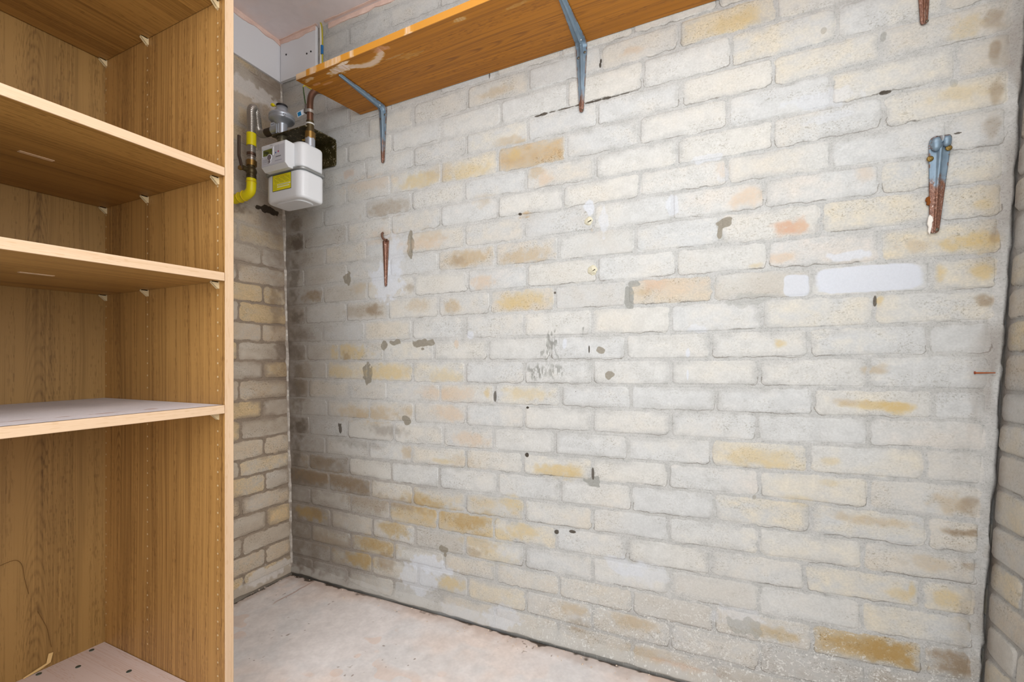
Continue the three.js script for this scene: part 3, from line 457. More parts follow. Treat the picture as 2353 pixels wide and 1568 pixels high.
// ---------------------------------------------------------------- tall open bookcase along the left wall
{
  const t = 0.019, xf = -1.04, xb = -1.58, zi = -0.67, zo = zi - t, zl = 0.16, H = 2.13, X0 = -1.31, Z0 = -0.26;
  const teak = woodTex(1024, 2048, 0.6, 1.4, [175, 132, 74], [102, 68, 31], { seed: 3, contrast: 1.1, arches: [[0.36, 0.72, 0.035, 0.16]] });
  const teakDark = woodTex(1024, 1024, 0.6, 1.0, [172, 131, 70], [106, 73, 31], { seed: 21, contrast: 1.1 });
  const teakBack = woodTex(1024, 2048, 0.7, 1.5, [157, 120, 66], [100, 71, 32], { seed: 41, contrast: 0.85, arches: [[0.415, 0.25, 0.03, 0.2], [0.41, 0.75, 0.035, 0.2], [0.415, 1.25, 0.03, 0.2]] });
  const lipping = woodTex(256, 1024, 0.06, 1.2, [210, 180, 148], [190, 154, 116], { seed: 61, contrast: 0.6 });
  const paleTop = tex(1024, 512, (x, y, o) => {  // mottled lilac-grey for the pale shelf top, with brown stains
    const n = fbm(x / 90, y / 90, 4), m = noise(x / 3, y / 3); let r = 206 + (n - 0.5) * 22 + (m - 0.5) * 8, g = 199 + (n - 0.5) * 20 + (m - 0.5) * 8, b = 201 + (n - 0.5) * 18 + (m - 0.5) * 8;
    for (const [cx, cy, rx, ry] of [[150, 60, 16, 9], [250, 62, 34, 6], [330, 66, 20, 5], [400, 72, 40, 4], [520, 40, 60, 3]]) { const k = sst(1.1, 0.6, Math.hypot((x - cx) / rx, (y - cy) / ry) + (noise(x / 7, y / 5) - 0.5) * 0.8) * 0.75; r = lerp(r, 160, k); g = lerp(g, 128, k); b = lerp(b, 112, k); }
    o[0] = r; o[1] = g; o[2] = b;
  });
  const ply = woodTex(1024, 1024, 0.55, 0.8, [212, 192, 184], [190, 152, 130], { seed: 81, contrast: 1.15 });
  const mSide = woodMat(teak, 0.5), mShelf = woodMat(teakDark, 0.45), mBack = woodMat(teakBack, 0.55), mLip = woodMat(lipping, 0.55), mPaleTop = woodMat(paleTop, 0.9), mPly = woodMat(ply, 0.8);
  const unit = thing('bookcase', 'tall open wooden bookcase with adjustable shelves standing against the left wall', 'bookcase', [X0, 0, Z0]);
  const L = g => g.translate(-X0, 0, -Z0);
  // side panels with lipped front edges
  for (const z of [zi - t / 2, zl + t / 2]) {
    const p = mesh('side_panel', L(grainUV(box(xf - xb - 0.003, H, t, (xf + xb) / 2 - 0.0015, H / 2, z, 0.0006), 'y', 0.6, 1.4, 0.1, 0.03)), mSide, unit);
    mesh('edge_strip', L(grainUV(box(0.003, H, t + 0.0006, xf - 0.0015, H / 2, z, 0.0008), 'y', 0.06, 1.2)), mLip, p);
  }
  mesh('back_panel', L(grainUV(box(0.006, H - 0.02, zl - zi + 0.01, xb - 0.003 + 0.012, H / 2, (zl + zi) / 2), 'y', 0.7, 1.5, 0.35, 0.0)), mBack, unit);
  mesh('top_panel', L(grainUV(box(xf - xb, t, zl - zi, (xf + xb) / 2, H - t / 2, (zl + zi) / 2), 'z', 0.6, 1.0)), mShelf, unit);
  const plinth = mesh('plinth', L(grainUV(box(0.019, 0.06, zl - zi, xf - 0.06, 0.03, (zl + zi) / 2), 'z', 0.6, 1.0)), mShelf, unit);
  const base = mesh('base_panel', L(grainUV(box(xf - xb - 0.02, 0.019, zl - zi - 0.002, (xf + xb) / 2, 0.0725, (zl + zi) / 2, 0.001), 'x', 0.55, 0.8, 0.2, 0.1)), mPly, unit);
  for (const [x, z] of [[-1.553, -0.634], [-1.50, -0.585], [-1.36, -0.63], [-1.555, -0.53]]) mesh('screw', L(merge(new THREE.CylinderGeometry(0.004, 0.004, 0.0012, 16), new THREE.TorusGeometry(0.0048, 0.001, 6, 16).rotateX(Math.PI / 2)).translate(x, 0.0825, z)), std(0x5d6a66, 0.4, 0.7), base);
  // shelves: carcass board, pale lipping, pale lilac-grey top face on the one below eye level; each a little out of level
  const shelves = [[1.716, 0.012, 0], [1.302, 0.019, 0], [1.0575, 0.024, 0], [0.7495, 0.014, 1]];
  shelves.forEach(([y, tilt, hasPaleTop], i) => {
    const s = new THREE.Group(); s.name = numbered('shelf'); s.position.set(xf - X0, y, zi - Z0); s.rotation.x = tilt; unit.add(s);
    const w = xf - xb - 0.02, d = zl - zi - 0.008;
    mesh('board', grainUV(box(w, t, d, -w / 2 - 0.004, t / 2, d / 2 + 0.001, 0.0005), 'z', 0.6, 1.0, i * 0.23, i * 0.31), mShelf, s);
    mesh('edge_strip', grainUV(box(0.003, t + 0.0004, d, -0.0025, t / 2, d / 2 + 0.001, 0.0009), 'z', 0.06, 1.2, i * 0.3, i * 0.17), mLip, s);
    if (hasPaleTop) { const g = new THREE.PlaneGeometry(w - 0.002, d - 0.002, 24, 24).rotateX(-Math.PI / 2); g.translate(-w / 2 - 0.005, t + 0.0006, d / 2 + 0.001); const p = g.attributes.position, uv = g.attributes.uv; for (let k = 0; k < p.count; k++) uv.setXY(k, p.getZ(k) / 0.8, -p.getX(k) / 0.55); const dm = mesh('pale_top', g, mPaleTop, s); }
    if (i === 1 || i === 2) {
      const paper = tex(256, 64, (x, y, o) => { const n = noise(x / 9, y / 9) * 16, ink = (x > 128 && x < 176 && y > 34 && y < 42) || (x > 60 && x < 118 && y > 40 && y < 46) || (x > 228 && x < 233); o[0] = ink ? 120 : 214 + n; o[1] = ink ? 100 : 186 + n; o[2] = ink ? 88 : 152 + n; });
      const g = new THREE.BoxGeometry(0.012, 0.0006, 0.053); g.translate(-0.25, -0.0003, 0.234);
      const st = mesh('sticker', grainUV(g, 'x', 0.053, 0.012), std(0xffffff, 0.8, 0, { map: paper }), s); st.userData.label = 'small paper label stuck underneath';
    }
  });
  // wedge-shaped shelf clips pushed into the holes, three a shelf
  const clipM = std(0xd2bd95, 0.45);
  const wedge = new THREE.Shape(); wedge.moveTo(0, 0); wedge.lineTo(0.016, 0); wedge.lineTo(0.016, -0.003); wedge.lineTo(0.003, -0.015); wedge.lineTo(0, -0.015); wedge.closePath();
  const clipG = merge(new THREE.ExtrudeGeometry(wedge, { depth: 0.002, bevelEnabled: false }).translate(0, 0, -0.0045), new THREE.ExtrudeGeometry(wedge, { depth: 0.002, bevelEnabled: false }).translate(0, 0, 0.0025), new THREE.BoxGeometry(0.016, 0.002, 0.009).translate(0.008, -0.001, 0), new THREE.BoxGeometry(0.002, 0.016, 0.010).translate(0.001, -0.008, 0)).rotateY(-Math.PI / 2);
  for (const [y] of shelves) for (const x of [-1.068, -1.358, -1.562]) mesh('shelf_clip', clipG.clone().translate(x - X0, y - 0.0003, zi - Z0), clipM, unit);
  // drilled rows of peg holes with pale raw rims
  const holes = []; for (const x of [-1.068, -1.358, -1.562]) for (let k = 0; k < 60; k++) { const y = 0.13 + k * 0.032; if (shelves.some(s => Math.abs(s[0] + 0.004 - y) < 0.022)) continue; const r = new THREE.RingGeometry(0.0008, 0.0022, 10); holes.push(r.translate(x - X0, y, zi - Z0 + 0.0004)); }
  const hm = mesh('peg_holes', merge(...holes), std(0xd8c6a0, 0.8), unit); hm.userData.kind = 'stuff';
  // split and lifted veneer low on the back panel
  const tear = std(0xd9b478, 0.7), split = std(0x6a4a22, 0.9);
  const xs = xb + 0.0155 - X0, zz = (q) => q - Z0;
  const crack = (pts, r) => tube(pts.map(([z, y]) => [xs, y, zz(z)]), r, pts.length * 8, 5);
  mesh('veneer_split', crack([[-0.531, 0.238], [-0.54, 0.212], [-0.547, 0.191], [-0.551, 0.172], [-0.5535, 0.1535], [-0.557, 0.132]], 0.0005), split, unit);
  mesh('veneer_split', crack([[-0.45, 0.373], [-0.466, 0.38], [-0.492, 0.3825], [-0.502, 0.369], [-0.5075, 0.331], [-0.515, 0.289]], 0.0005), split, unit);
  const flap = new THREE.Shape(); flap.moveTo(0, 0); flap.lineTo(0.028, 0.004); flap.lineTo(0.05, 0.012); flap.lineTo(0.055, 0.035); flap.lineTo(0.046, 0.036); flap.lineTo(0.042, 0.014); flap.lineTo(0.0, 0.003); flap.closePath();
  mesh('veneer_flap', new THREE.ExtrudeGeometry(flap, { depth: 0.0012, bevelEnabled: false }).rotateY(Math.PI / 2).translate(xs, 0.0825, zz(-0.505)), tear, unit);
}

// ---------------------------------------------------------------- wall shelf on three brackets
const shelfTex = woodTex(1024, 2048, 0.34, 1.9, [176, 112, 14], [102, 58, 4], { seed: 101, contrast: 1.1, arches: [[0.15, 0.6, 0.03, 0.4]], post: (u, v, o) => {
  // whitish filler smears near the front edge of the left end (u: from the front edge, v: from the left end)
  const blob = (cv, cu, rv, ru, k, col) => { const q = Math.hypot((v - cv) / rv, (u - cu) / ru) + (fbm(v * 60 + cu * 50, u * 130, 2) - 0.5) * 1.1, a = sst(1.0, 0.55, q) * k * (0.65 + 0.5 * noise(v * 300, u * 60)); for (let c = 0; c < 3; c++) o[c] = lerp(o[c], col[c], clamp(a)); };
  const W = [226, 208, 200], P = [206, 150, 120];
  const dx = (v - 0.27) / 0.075, arc = Math.abs(u - (0.020 + 0.030 * (1 - dx * dx))) ; if (Math.abs(dx) < 1.05) { const a = sst(0.016, 0.006, arc + (noise(v * 90, u * 200) - 0.5) * 0.006) * 0.8; for (let c = 0; c < 3; c++) o[c] = lerp(o[c], W[c], a); }
  blob(0.165, 0.026, 0.06, 0.02, 0.9, W); blob(0.2, 0.008, 0.03, 0.006, 1, [240, 222, 205]); blob(0.345, 0.012, 0.035, 0.014, 0.75, P); blob(0.04, 0.016, 0.03, 0.010, 0.7, W); blob(0.035, 0.045, 0.022, 0.007, 0.7, P); blob(0.07, 0.06, 0.02, 0.006, 0.6, P);
  blob(0.36, 0.058, 0.05, 0.004, 0.35, W); blob(0.4, 0.075, 0.05, 0.012, 0.2, W); blob(0.62, 0.02, 0.03, 0.008, 0.45, W); blob(0.78, 0.045, 0.05, 0.008, 0.25, W);
} });
{
  const BL = [-1.228, 1.808, -1.304], FL = [-1.275, 1.808, -1.057], FR = [0.50, 1.8355, -1.03], BR = [0.50, 1.8355, -1.304], T = 0.020;
  const S = thing('wall_shelf', 'long orange-brown wooden shelf with white filler smears, high on the brick wall', 'shelf', [-0.37, 1.82, -1.18]);
  const O = S.position;
  const P = (s, d, h) => { const f = FL.map((v, k) => lerp(v, FR[k], s)), b = BL.map((v, k) => lerp(v, BR[k], s)); return [lerp(f[0], b[0], d) - O.x, lerp(f[1], b[1], d) + h - O.y, lerp(f[2], b[2], d) - O.z]; };
  const slab = (s0, s1, d0, d1, h0, h1) => {
    const n = 24, pos = [], uv = [], idx = [], ring = [[d0, h0], [d1, h0], [d1, h1], [d0, h1]];
    for (let f = 0; f < 4; f++) { const a = ring[f], b = ring[(f + 1) % 4], o = pos.length / 3; for (let i = 0; i <= n; i++) { const s = lerp(s0, s1, i / n); for (const q of [a, b]) { pos.push(...P(s, q[0], q[1])); uv.push((q[0] * 0.26 + (f % 2 ? q[1] : 0) + 0.0) / 0.34, s * 1.775 / 1.9); } } for (let i = 0; i < n; i++) { const k = o + i * 2; idx.push(k, k + 2, k + 1, k + 1, k + 2, k + 3); } }
    for (const [s, flip] of [[s0, 1], [s1, 0]]) { const o = pos.length / 3; for (const q of ring) { pos.push(...P(s, q[0], q[1])); uv.push(q[0] * 0.26 / 0.34, s * 0.93 + q[1]); } flip ? idx.push(o, o + 1, o + 2, o, o + 2, o + 3) : idx.push(o, o + 2, o + 1, o, o + 3, o + 2); }
    const g = new THREE.BufferGeometry(); g.setAttribute('position', new THREE.Float32BufferAttribute(pos, 3)); g.setAttribute('uv', new THREE.Float32BufferAttribute(uv, 2)); g.setIndex(idx); const q = g.toNonIndexed(); q.computeVertexNormals(); return q;
  };
  mesh('board', slab(0, 1, 0, 1, 0, T), woodMat(shelfTex, 0.5), S);
  const edgeTex = woodTex(128, 2048, 0.02, 1.9, [214, 148, 54], [188, 118, 32], { seed: 131, contrast: 0.7, post: (u, v, o) => { for (const [a, b] of [[0.06, 0.09], [0.13, 0.2], [0.235, 0.26], [0.46, 0.475]]) { const k = sst(a - 0.006, a + 0.004, v + (noise(u * 300, v * 80) - 0.5) * 0.02) * sst(b + 0.006, b - 0.004, v + (noise(u * 300, v * 80 + 7) - 0.5) * 0.02) * (0.4 + 0.5 * noise(v * 200, u * 300)); o[0] = lerp(o[0], 240, k); o[1] = lerp(o[1], 212, k); o[2] = lerp(o[2], 190, k); } } });
  const strip = mesh('edge_strip', slab(0.028, 1, -0.0085, -0.0005, -0.0004, T + 0.0004), woodMat(edgeTex, 0.4), S); strip.userData.label = 'orange front lipping smeared with filler';
  const raw = tex(128, 128, (x, y, o) => { const n = fbm(x / 6, y / 6, 3); o[0] = 222 + (n - 0.5) * 50; o[1] = 190 + (n - 0.5) * 54; o[2] = 152 + (n - 0.5) * 54; });
  const bare = mesh('bare_edge', slab(0.0005, 0.027, -0.0045, -0.0005, 0.0008, T - 0.0008), std(0xffffff, 0.9, 0, { map: raw }), S); bare.userData.label = 'bare chipboard where the lipping has come off';
}

// ---------------------------------------------------------------- pressed steel brackets
function steelTex(rustFrom, paintSpots = 0, s = 0) {  // v runs along the strip, 0 at the foot of the wall leg
  return tex(128, 512, (x, y, o) => {
    const u = x / 128, v = y / 512, n = fbm(u * 5 + s, v * 22 + s, 3), m = noise(u * 26 + s, v * 120), r = sst(0.07, -0.05, v - rustFrom + (n - 0.5) * 0.22);
    const edge = sst(0.12, 0.02, Math.min(u, 1 - u)) * sst(0.52, 0.66, fbm(v * 40 + s, u * 3, 2)) * 0.8; const R = clamp(Math.max(r, edge));
    let c = [122 + (n - 0.5) * 24, 143 + (n - 0.5) * 22, 160 + (n - 0.5) * 20], k = [120 + (m - 0.5) * 60, 84 + (m - 0.5) * 46, 68 + (m - 0.5) * 36];
    const glint = sst(0.78, 0.92, noise(u * 18 + 9 + s, v * 90)) * 0.6; k = k.map((q, i) => lerp(q, [196, 170, 160][i], glint));
    const w = sst(0.72, 0.78, fbm(u * 4 + 30 + s, v * 18, 2)) * paintSpots * sst(0.5, 0.2, v);
    for (let i = 0; i < 3; i++) o[i] = lerp(lerp(c[i], k[i], R), [228, 222, 214][i], w);
  });
}
// sweeps a ribbed strip along a path in the (y, z) plane; stations: [y, z, inward normal y, z, width, rib height]
function ribbed(st) {
  const sec = [[-1, 0.0], [-1, 0.0022], [-0.86, 0.0030], [-0.36, 0.0022], [-0.22, 0.45], [-0.10, 1], [0.10, 1], [0.22, 0.45], [0.36, 0.0022], [0.86, 0.0030], [1, 0.0022], [1, 0.0]];
  const P = [], Q = [], I = [], m = sec.length, n = st.length; let len = 0;
  st.forEach((s, i) => { if (i) len += Math.hypot(s[0] - st[i - 1][0], s[1] - st[i - 1][1]); s.len = len; });
  st.forEach(s => sec.forEach(([a, h]) => { const hh = Math.abs(a) < 0.4 ? 0.0026 + h * s[5] : h; P.push(a * s[4] / 2, s[0] + s[2] * hh, s[1] + s[3] * hh); Q.push((a + 1) / 2, s.len / len); }));
  for (let i = 0; i < n - 1; i++) for (let j = 0; j < m; j++) { const a = i * m + j, b = i * m + (j + 1) % m; I.push(a, b, a + m, b, b + m, a + m); }
  for (const [e, f] of [[0, 1], [n - 1, 0]]) { const o = e * m; for (let j = 1; j < m - 1; j++) f ? I.push(o, o + j + 1, o + j) : I.push(o, o + j, o + j + 1); }
  const g = new THREE.BufferGeometry(); g.setAttribute('position', new THREE.Float32BufferAttribute(P, 3)); g.setAttribute('uv', new THREE.Float32BufferAttribute(Q, 2)); g.setIndex(I); g.computeVertexNormals(); return g;
}
function bracketPath(leg, arm, w0 = 0.0135, w1 = 0.034, w2 = 0.015) {   // origin: the outer corner against wall and shelf
  const st = [], R = 0.016; const rib = d => lerp(0.0035, 0.0085, sst(0.12, 0.0, d));
  for (let i = 0; i <= 5; i++) { const a = i / 5 * Math.PI / 2, y = -leg + 0.008 * (1 - Math.cos(a)); st.push([y, 0, 0, 1, w0 * (0.12 + 0.88 * Math.sin(a)), 0.0005 + 0.003 * Math.sin(a)]); }
  for (let i = 1; i <= 12; i++) { const y = lerp(-leg + 0.008, -R, i / 12); st.push([y, 0, 0, 1, lerp(w0, w1, i / 12), rib(-y)]); }
  for (let i = 1; i <= 8; i++) { const a = i / 8 * Math.PI / 2; st.push([-R + R * Math.sin(a), R - R * Math.cos(a), -Math.sin(a), Math.cos(a), w1, 0.0085 + 0.004 * Math.sin(2 * a)]); }
  if (arm > 0) { for (let i = 1; i <= 12; i++) { const z = lerp(R, arm - 0.006, i / 12); st.push([0, z, -1, 0, lerp(w1, w2, i / 12), rib(z)]); } for (let i = 2; i >= 0; i--) { const a = i / 3 * Math.PI / 2; st.push([0, arm - 0.006 * Math.sin(a), -1, 0, w2 * (0.35 + 0.65 * Math.sin(a)), 0.003]); } }
  return st;
}
const screwHead = (x, y, z, r = 0.0042) => merge(new THREE.SphereGeometry(r, 14, 8, 0, 6.2832, 0, Math.PI / 2).scale(1, 0.55, 1), new THREE.TorusGeometry(r * 0.45, r * 0.14, 5, 12).rotateX(Math.PI / 2).translate(0, r * 0.5, 0)).rotateX(Math.PI / 2).translate(x, y, z);
const steelScrew = std(0x6f685c, 0.45, 0.7), brassScrew = std(0x8c7440, 0.4, 0.8);
const shelfY = x => 1.808 + 0.0155 * (x + 1.24);
const upper = [
  [-1.120, 'grey steel bracket with rusty tip under the left end of the wall shelf', 0.30, 0],
  [-0.369, 'blue-grey steel bracket under the middle of the wall shelf', 0.16, 1],
  [0.422, 'mostly rusty steel bracket tip at the top edge, right end of the wall shelf', 0.52, 2]];
for (const [x, label, rust, k] of upper) {
  const b = thing('shelf_bracket', label, 'bracket', [x, shelfY(x) - 0.0008, -WALL + 0.0045], 'brackets holding the wall shelf');
  mesh('strap', ribbed(bracketPath(0.205, k === 0 ? 0.212 : 0.235)), std(0xffffff, 0.42, 0.35, { map: steelTex(rust * 0.48, 0.25, k * 7) }), b);
  mesh('screw', screwHead(-0.009, -0.042, 0.003), steelScrew, b); mesh('screw', screwHead(0.0105, -0.030, 0.003), steelScrew, b); mesh('screw', screwHead(0.005, -0.2, 0.003, 0.003), steelScrew, b);
  mesh('screw', new THREE.SphereGeometry(0.0035, 12, 8).translate(0.004, -0.004, 0.022), std(0xb8bec2, 0.3, 0.6), b);
}
{ // broken lower brackets: only the wall legs are left
  const a = thing('bracket_stub', 'blue-grey cut-off bracket leg, rusty and paint-splashed, low on the right', 'bracket', [0.450, 1.368, -WALL + 0.0045]);
  const st = bracketPath(0.212, 0, 0.017, 0.038).slice(0, -1); st.slice(-4).forEach((q, i) => { q[4] *= [0.98, 0.93, 0.82, 0.62][i]; });
  mesh('strap', ribbed(st), std(0xffffff, 0.4, 0.35, { map: steelTex(0.5, 1, 33) }), a);
  a.rotation.z = -0.05;
  const lobeMat = std(0xffffff, 0.4, 0.35, { map: steelTex(-1, 0, 12) });
  mesh('lobe', new THREE.SphereGeometry(1, 24, 16).scale(0.0105, 0.017, 0.009).translate(-0.0075, -0.015, 0.007), lobeMat, a);
  mesh('lobe', new THREE.SphereGeometry(1, 24, 16).scale(0.0085, 0.013, 0.008).translate(0.0095, -0.0115, 0.007), lobeMat, a);
  mesh('screw', screwHead(-0.016, -0.046, 0.004, 0.0065), brassScrew, a); mesh('screw', screwHead(0.0145, -0.027, 0.005, 0.0062), brassScrew, a); mesh('screw', screwHead(0.003, -0.205, 0.004, 0.004), steelScrew, a);
  const lump = (pts, t) => { const s = new THREE.Shape(pts.map(p => new THREE.Vector2(...p))); return new THREE.ExtrudeGeometry(s, { depth: t, bevelEnabled: true, bevelThickness: 0.001, bevelSize: 0.001, bevelSegments: 1 }); };
  mesh('paint_blob', lump([[-0.010, -0.172], [-0.006, -0.177], [-0.0045, -0.184], [-0.0065, -0.189], [-0.006, -0.196], [-0.0075, -0.206], [-0.0085, -0.214], [-0.0105, -0.208], [-0.010, -0.198], [-0.0125, -0.191], [-0.012, -0.184], [-0.0115, -0.177]], 0.003).translate(0, 0, 0.0015), std(0xe6e2da, 0.7), a);
  mesh('rust_bloom', lump([[-0.0165, -0.132], [-0.0135, -0.130], [-0.0105, -0.133], [-0.011, -0.138], [-0.0095, -0.143], [-0.0125, -0.148], [-0.0155, -0.146], [-0.0148, -0.141], [-0.0175, -0.138]], 0.003).translate(0, 0, -0.001), std(0x7a4312, 1), a);
  const r = thing('bracket_stub', 'thin rust-brown bracket remnant with bent top, below the gas meter on white-dabbed wall', 'bracket', [-1.1075, 1.347, -WALL + 0.0035]);
  const st2 = bracketPath(0.198, 0, 0.011, 0.030).filter(s => s[0] < -0.028);
  mesh('strap', ribbed(st2), std(0xffffff, 0.4, 0.4, { map: steelTex(2, 0.5, 51) }), r);
  mesh('torn_end', tube([[0.010, -0.030, 0.006], [-0.002, -0.027, 0.009], [-0.010, -0.016, 0.009], [-0.013, -0.004, 0.006], [-0.012, 0.0, 0.002]], 0.0042, 16, 8), std(0x7a5c4c, 0.4, 0.5), r);
}

// ---------------------------------------------------------------- gas meter and pipework in the corner
const white = std(0xdfe1e4, 0.32), brass = std(0x9a7a44, 0.35, 0.8), iron = std(0x4e4134, 0.55, 0.5), alu = std(0xb6bcc5, 0.36, 0.6), yellow = std(0xe6d400, 0.45), copper = std(0x80604f, 0.36, 0.75);
const V = (x, y, z) => new THREE.Vector3(x, y, z);
function roundPlan(w, d, rf, rb) {                       // plan outline, front at -y of the shape
  const s = new THREE.Shape(); s.moveTo(-w / 2 + rf, -d / 2); s.lineTo(w / 2 - rf, -d / 2); s.quadraticCurveTo(w / 2, -d / 2, w / 2, -d / 2 + rf); s.lineTo(w / 2, d / 2 - rb); s.quadraticCurveTo(w / 2, d / 2, w / 2 - rb, d / 2); s.lineTo(-w / 2 + rb, d / 2); s.quadraticCurveTo(-w / 2, d / 2, -w / 2, d / 2 - rb); s.lineTo(-w / 2, -d / 2 + rf); s.quadraticCurveTo(-w / 2, -d / 2, -w / 2 + rf, -d / 2); return s;
}
const pillar = (s, y0, y1, b = 0) => new THREE.ExtrudeGeometry(s, { depth: y1 - y0 - 2 * b, bevelEnabled: b > 0, bevelThickness: b, bevelSize: b * 0.9, bevelOffset: -b * 0.9, bevelSegments: 4, curveSegments: 14 }).rotateX(-Math.PI / 2).translate(0, y0 + b, 0);
{
  const mx = -1.3885, mz = -1.145, w = 0.187, d = 0.10;
  const m = thing('gas_meter', 'white domestic gas meter with digital display, hung in the corner below the shelf', 'gas meter', [mx, 1.44, mz]);
  const smooth = g => { const q = mergeVertices(g.deleteAttribute('uv').deleteAttribute('normal'), 1e-5); q.computeVertexNormals(); return g; };
  mesh('lower_case', pillar(roundPlan(w, d, 0.034, 0.02), 0, 0.0986, 0.011), white, m);
  mesh('upper_case', pillar(roundPlan(w - 0.002, d - 0.002, 0.034, 0.02), 0.1046, 0.1961, 0.012), white, m);
  mesh('base_boss', pillar(roundPlan(w - 0.05, d - 0.03, 0.034, 0.03), -0.004, 0.004, 0.003), white, m);
  mesh('seam_band', pillar(roundPlan(w + 0.010, d + 0.010, 0.036, 0.022), 0.0971, 0.1061, 0.0035), std(0x9b9d9c, 0.4, 0.5), m);
  // display housing
  const X0 = -1.4505 - mx, X1 = -1.331 - mx, zf = -1.06 - mz, zb = -1.1 - mz, yb = 0.0966, yt = 0.1866;
  const side = new THREE.Shape(); side.moveTo(0, yb + 0.012); side.lineTo(0.0, yt - 0.004); side.lineTo(-0.004, yt); side.lineTo(-0.04, yt); side.lineTo(-0.04, yb + 0.002); side.lineTo(-0.014, yb); side.closePath();
  mesh('display_housing', new THREE.ExtrudeGeometry(side, { depth: X1 - X0 - 0.003, bevelEnabled: true, bevelThickness: 0.0015, bevelSize: 0.0015, bevelOffset: -0.0015, bevelSegments: 2 }).rotateY(-Math.PI / 2).translate(X1 - 0.0015, 0, zf), white, m);
  const fw = X1 - X0 - 0.006, fh = yt - yb - 0.018;
  const cv = document.createElement('canvas'); cv.width = 512; cv.height = 320; const q = cv.getContext('2d');
  q.fillStyle = '#cfd0d8'; q.fillRect(0, 0, 512, 320); q.fillStyle = '#e4e5ea'; q.fillRect(0, 0, 512, 40); q.fillRect(262, 10, 24, 150);
  q.fillStyle = '#b9bac4'; q.fillRect(18, 50, 240, 118);
  q.fillStyle = '#70737e'; for (let i = 0; i < 5; i++) { q.fillRect(310, 44 + i * 20, 26, 3); q.fillRect(362, 40 + i * 20, 26, 3); } q.fillRect(190, 18, 60, 6);
  q.fillStyle = '#2b4fa8'; q.beginPath(); q.arc(318, 150, 13, 0, 7); q.fill(); q.fillStyle = '#c0185c'; q.beginPath(); q.arc(376, 140, 13, 0, 7); q.fill();
  q.fillStyle = '#3c3d46'; for (let i = 0; i < 9; i++) q.fillRect(318 + i * 13, 208 - (i % 3) * 2, 10, 14); q.fillStyle = '#85879a'; for (let i = 0; i < 14; i++) { q.fillRect(300 + i * 11, 268, 8, 10); q.fillRect(30 + i * 10, 284, 7, 5); } for (let i = 0; i < 5; i++) q.fillRect(24, 214 + i * 12, 120 - (i % 2) * 24, 4);
  const ct = new THREE.CanvasTexture(cv); ct.colorSpace = THREE.SRGBColorSpace;
  mesh('face_plate', new THREE.PlaneGeometry(fw, fh).translate((X0 + X1) / 2, (yb + yt) / 2 + 0.005, zf + 0.0008), std(0xffffff, 0.4, 0, { map: ct }), m);
  const fx = s => X0 + 0.003 + s * fw, fy = s => yt - 0.006 - s * fh;
  const lcd = tex(128, 64, (x, y, o) => { const n = fbm(x / 30, y / 30, 2); const k = sst(0.3, 0.7, n); o[0] = lerp(52, 112, k); o[1] = lerp(60, 118, k); o[2] = lerp(22, 28, k); });
  mesh('lcd_frame', merge(box(0.058, 0.004, 0.002, fx(0.27), fy(0.155), zf + 0.0015), box(0.004, 0.027, 0.002, fx(0.045), fy(0.345), zf + 0.0015), box(0.004, 0.027, 0.002, fx(0.505), fy(0.345), zf + 0.0015)), white, m);
  mesh('lcd_screen', new THREE.PlaneGeometry(0.051, 0.021).translate(fx(0.275), fy(0.345), zf + 0.0012), std(0xffffff, 0.25, 0, { map: lcd }), m);
  mesh('dial_button', merge(new THREE.CylinderGeometry(0.0095, 0.0095, 0.002, 24).rotateX(Math.PI / 2).translate(fx(0.35), fy(0.60), zf + 0.0016), new THREE.CylinderGeometry(0.005, 0.005, 0.0024, 18).rotateX(Math.PI / 2).translate(fx(0.36), fy(0.80), zf + 0.0016)), std(0x7c7278, 0.5), m);
  mesh('button_rim', merge(new THREE.TorusGeometry(0.0108, 0.0014, 8, 28).translate(fx(0.35), fy(0.60), zf + 0.0014), new THREE.TorusGeometry(0.006, 0.001, 8, 20).translate(fx(0.36), fy(0.80), zf + 0.0016)), white, m);
  const lb = document.createElement('canvas'); lb.width = 512; lb.height = 300; const e = lb.getContext('2d');
  e.fillStyle = '#3c4420'; e.fillRect(0, 0, 512, 300); e.fillStyle = '#e8dc14'; e.fillRect(9, 9, 494, 282);
  e.fillStyle = '#d8921c'; for (let i = 0; i < 9; i++) e.fillRect(110 + i * 32, 32, 24, 9); e.fillStyle = '#8c8418'; for (let r = 0; r < 5; r++) for (let i = 0; i < 15; i++) if ((i * 7 + r * 3) % 5) e.fillRect(40 + i * 29 + r * 6, 58 + r * 21, 22, 8);
  e.fillStyle = '#efeec4'; e.fillRect(130, 178, 362, 24); e.fillRect(130, 222, 330, 18); e.fillStyle = '#8f9228'; for (let r = 0; r < 4; r++) for (let i = 0; i < 4; i++) e.fillRect(26 + i * 24, 176 + r * 27, 18, 8); for (let i = 0; i < 10; i++) e.fillRect(150 + i * 30, 184, 22, 8);
  const lt = new THREE.CanvasTexture(lb); lt.colorSpace = THREE.SRGBColorSpace;
  const wl = mesh('warning_label', new THREE.PlaneGeometry(0.094, 0.058).translate(-0.003, 0.064, d / 2 + 0.0008), std(0xffffff, 0.45, 0, { map: lt }), m); wl.userData.label = 'yellow printed notice';
  for (const x of [-1.4555 - mx, -1.3115 - mx]) mesh('port_collar', cyl(0.0165, 0.0165, 0.03, x, 0.2066, 0), alu, m);
}
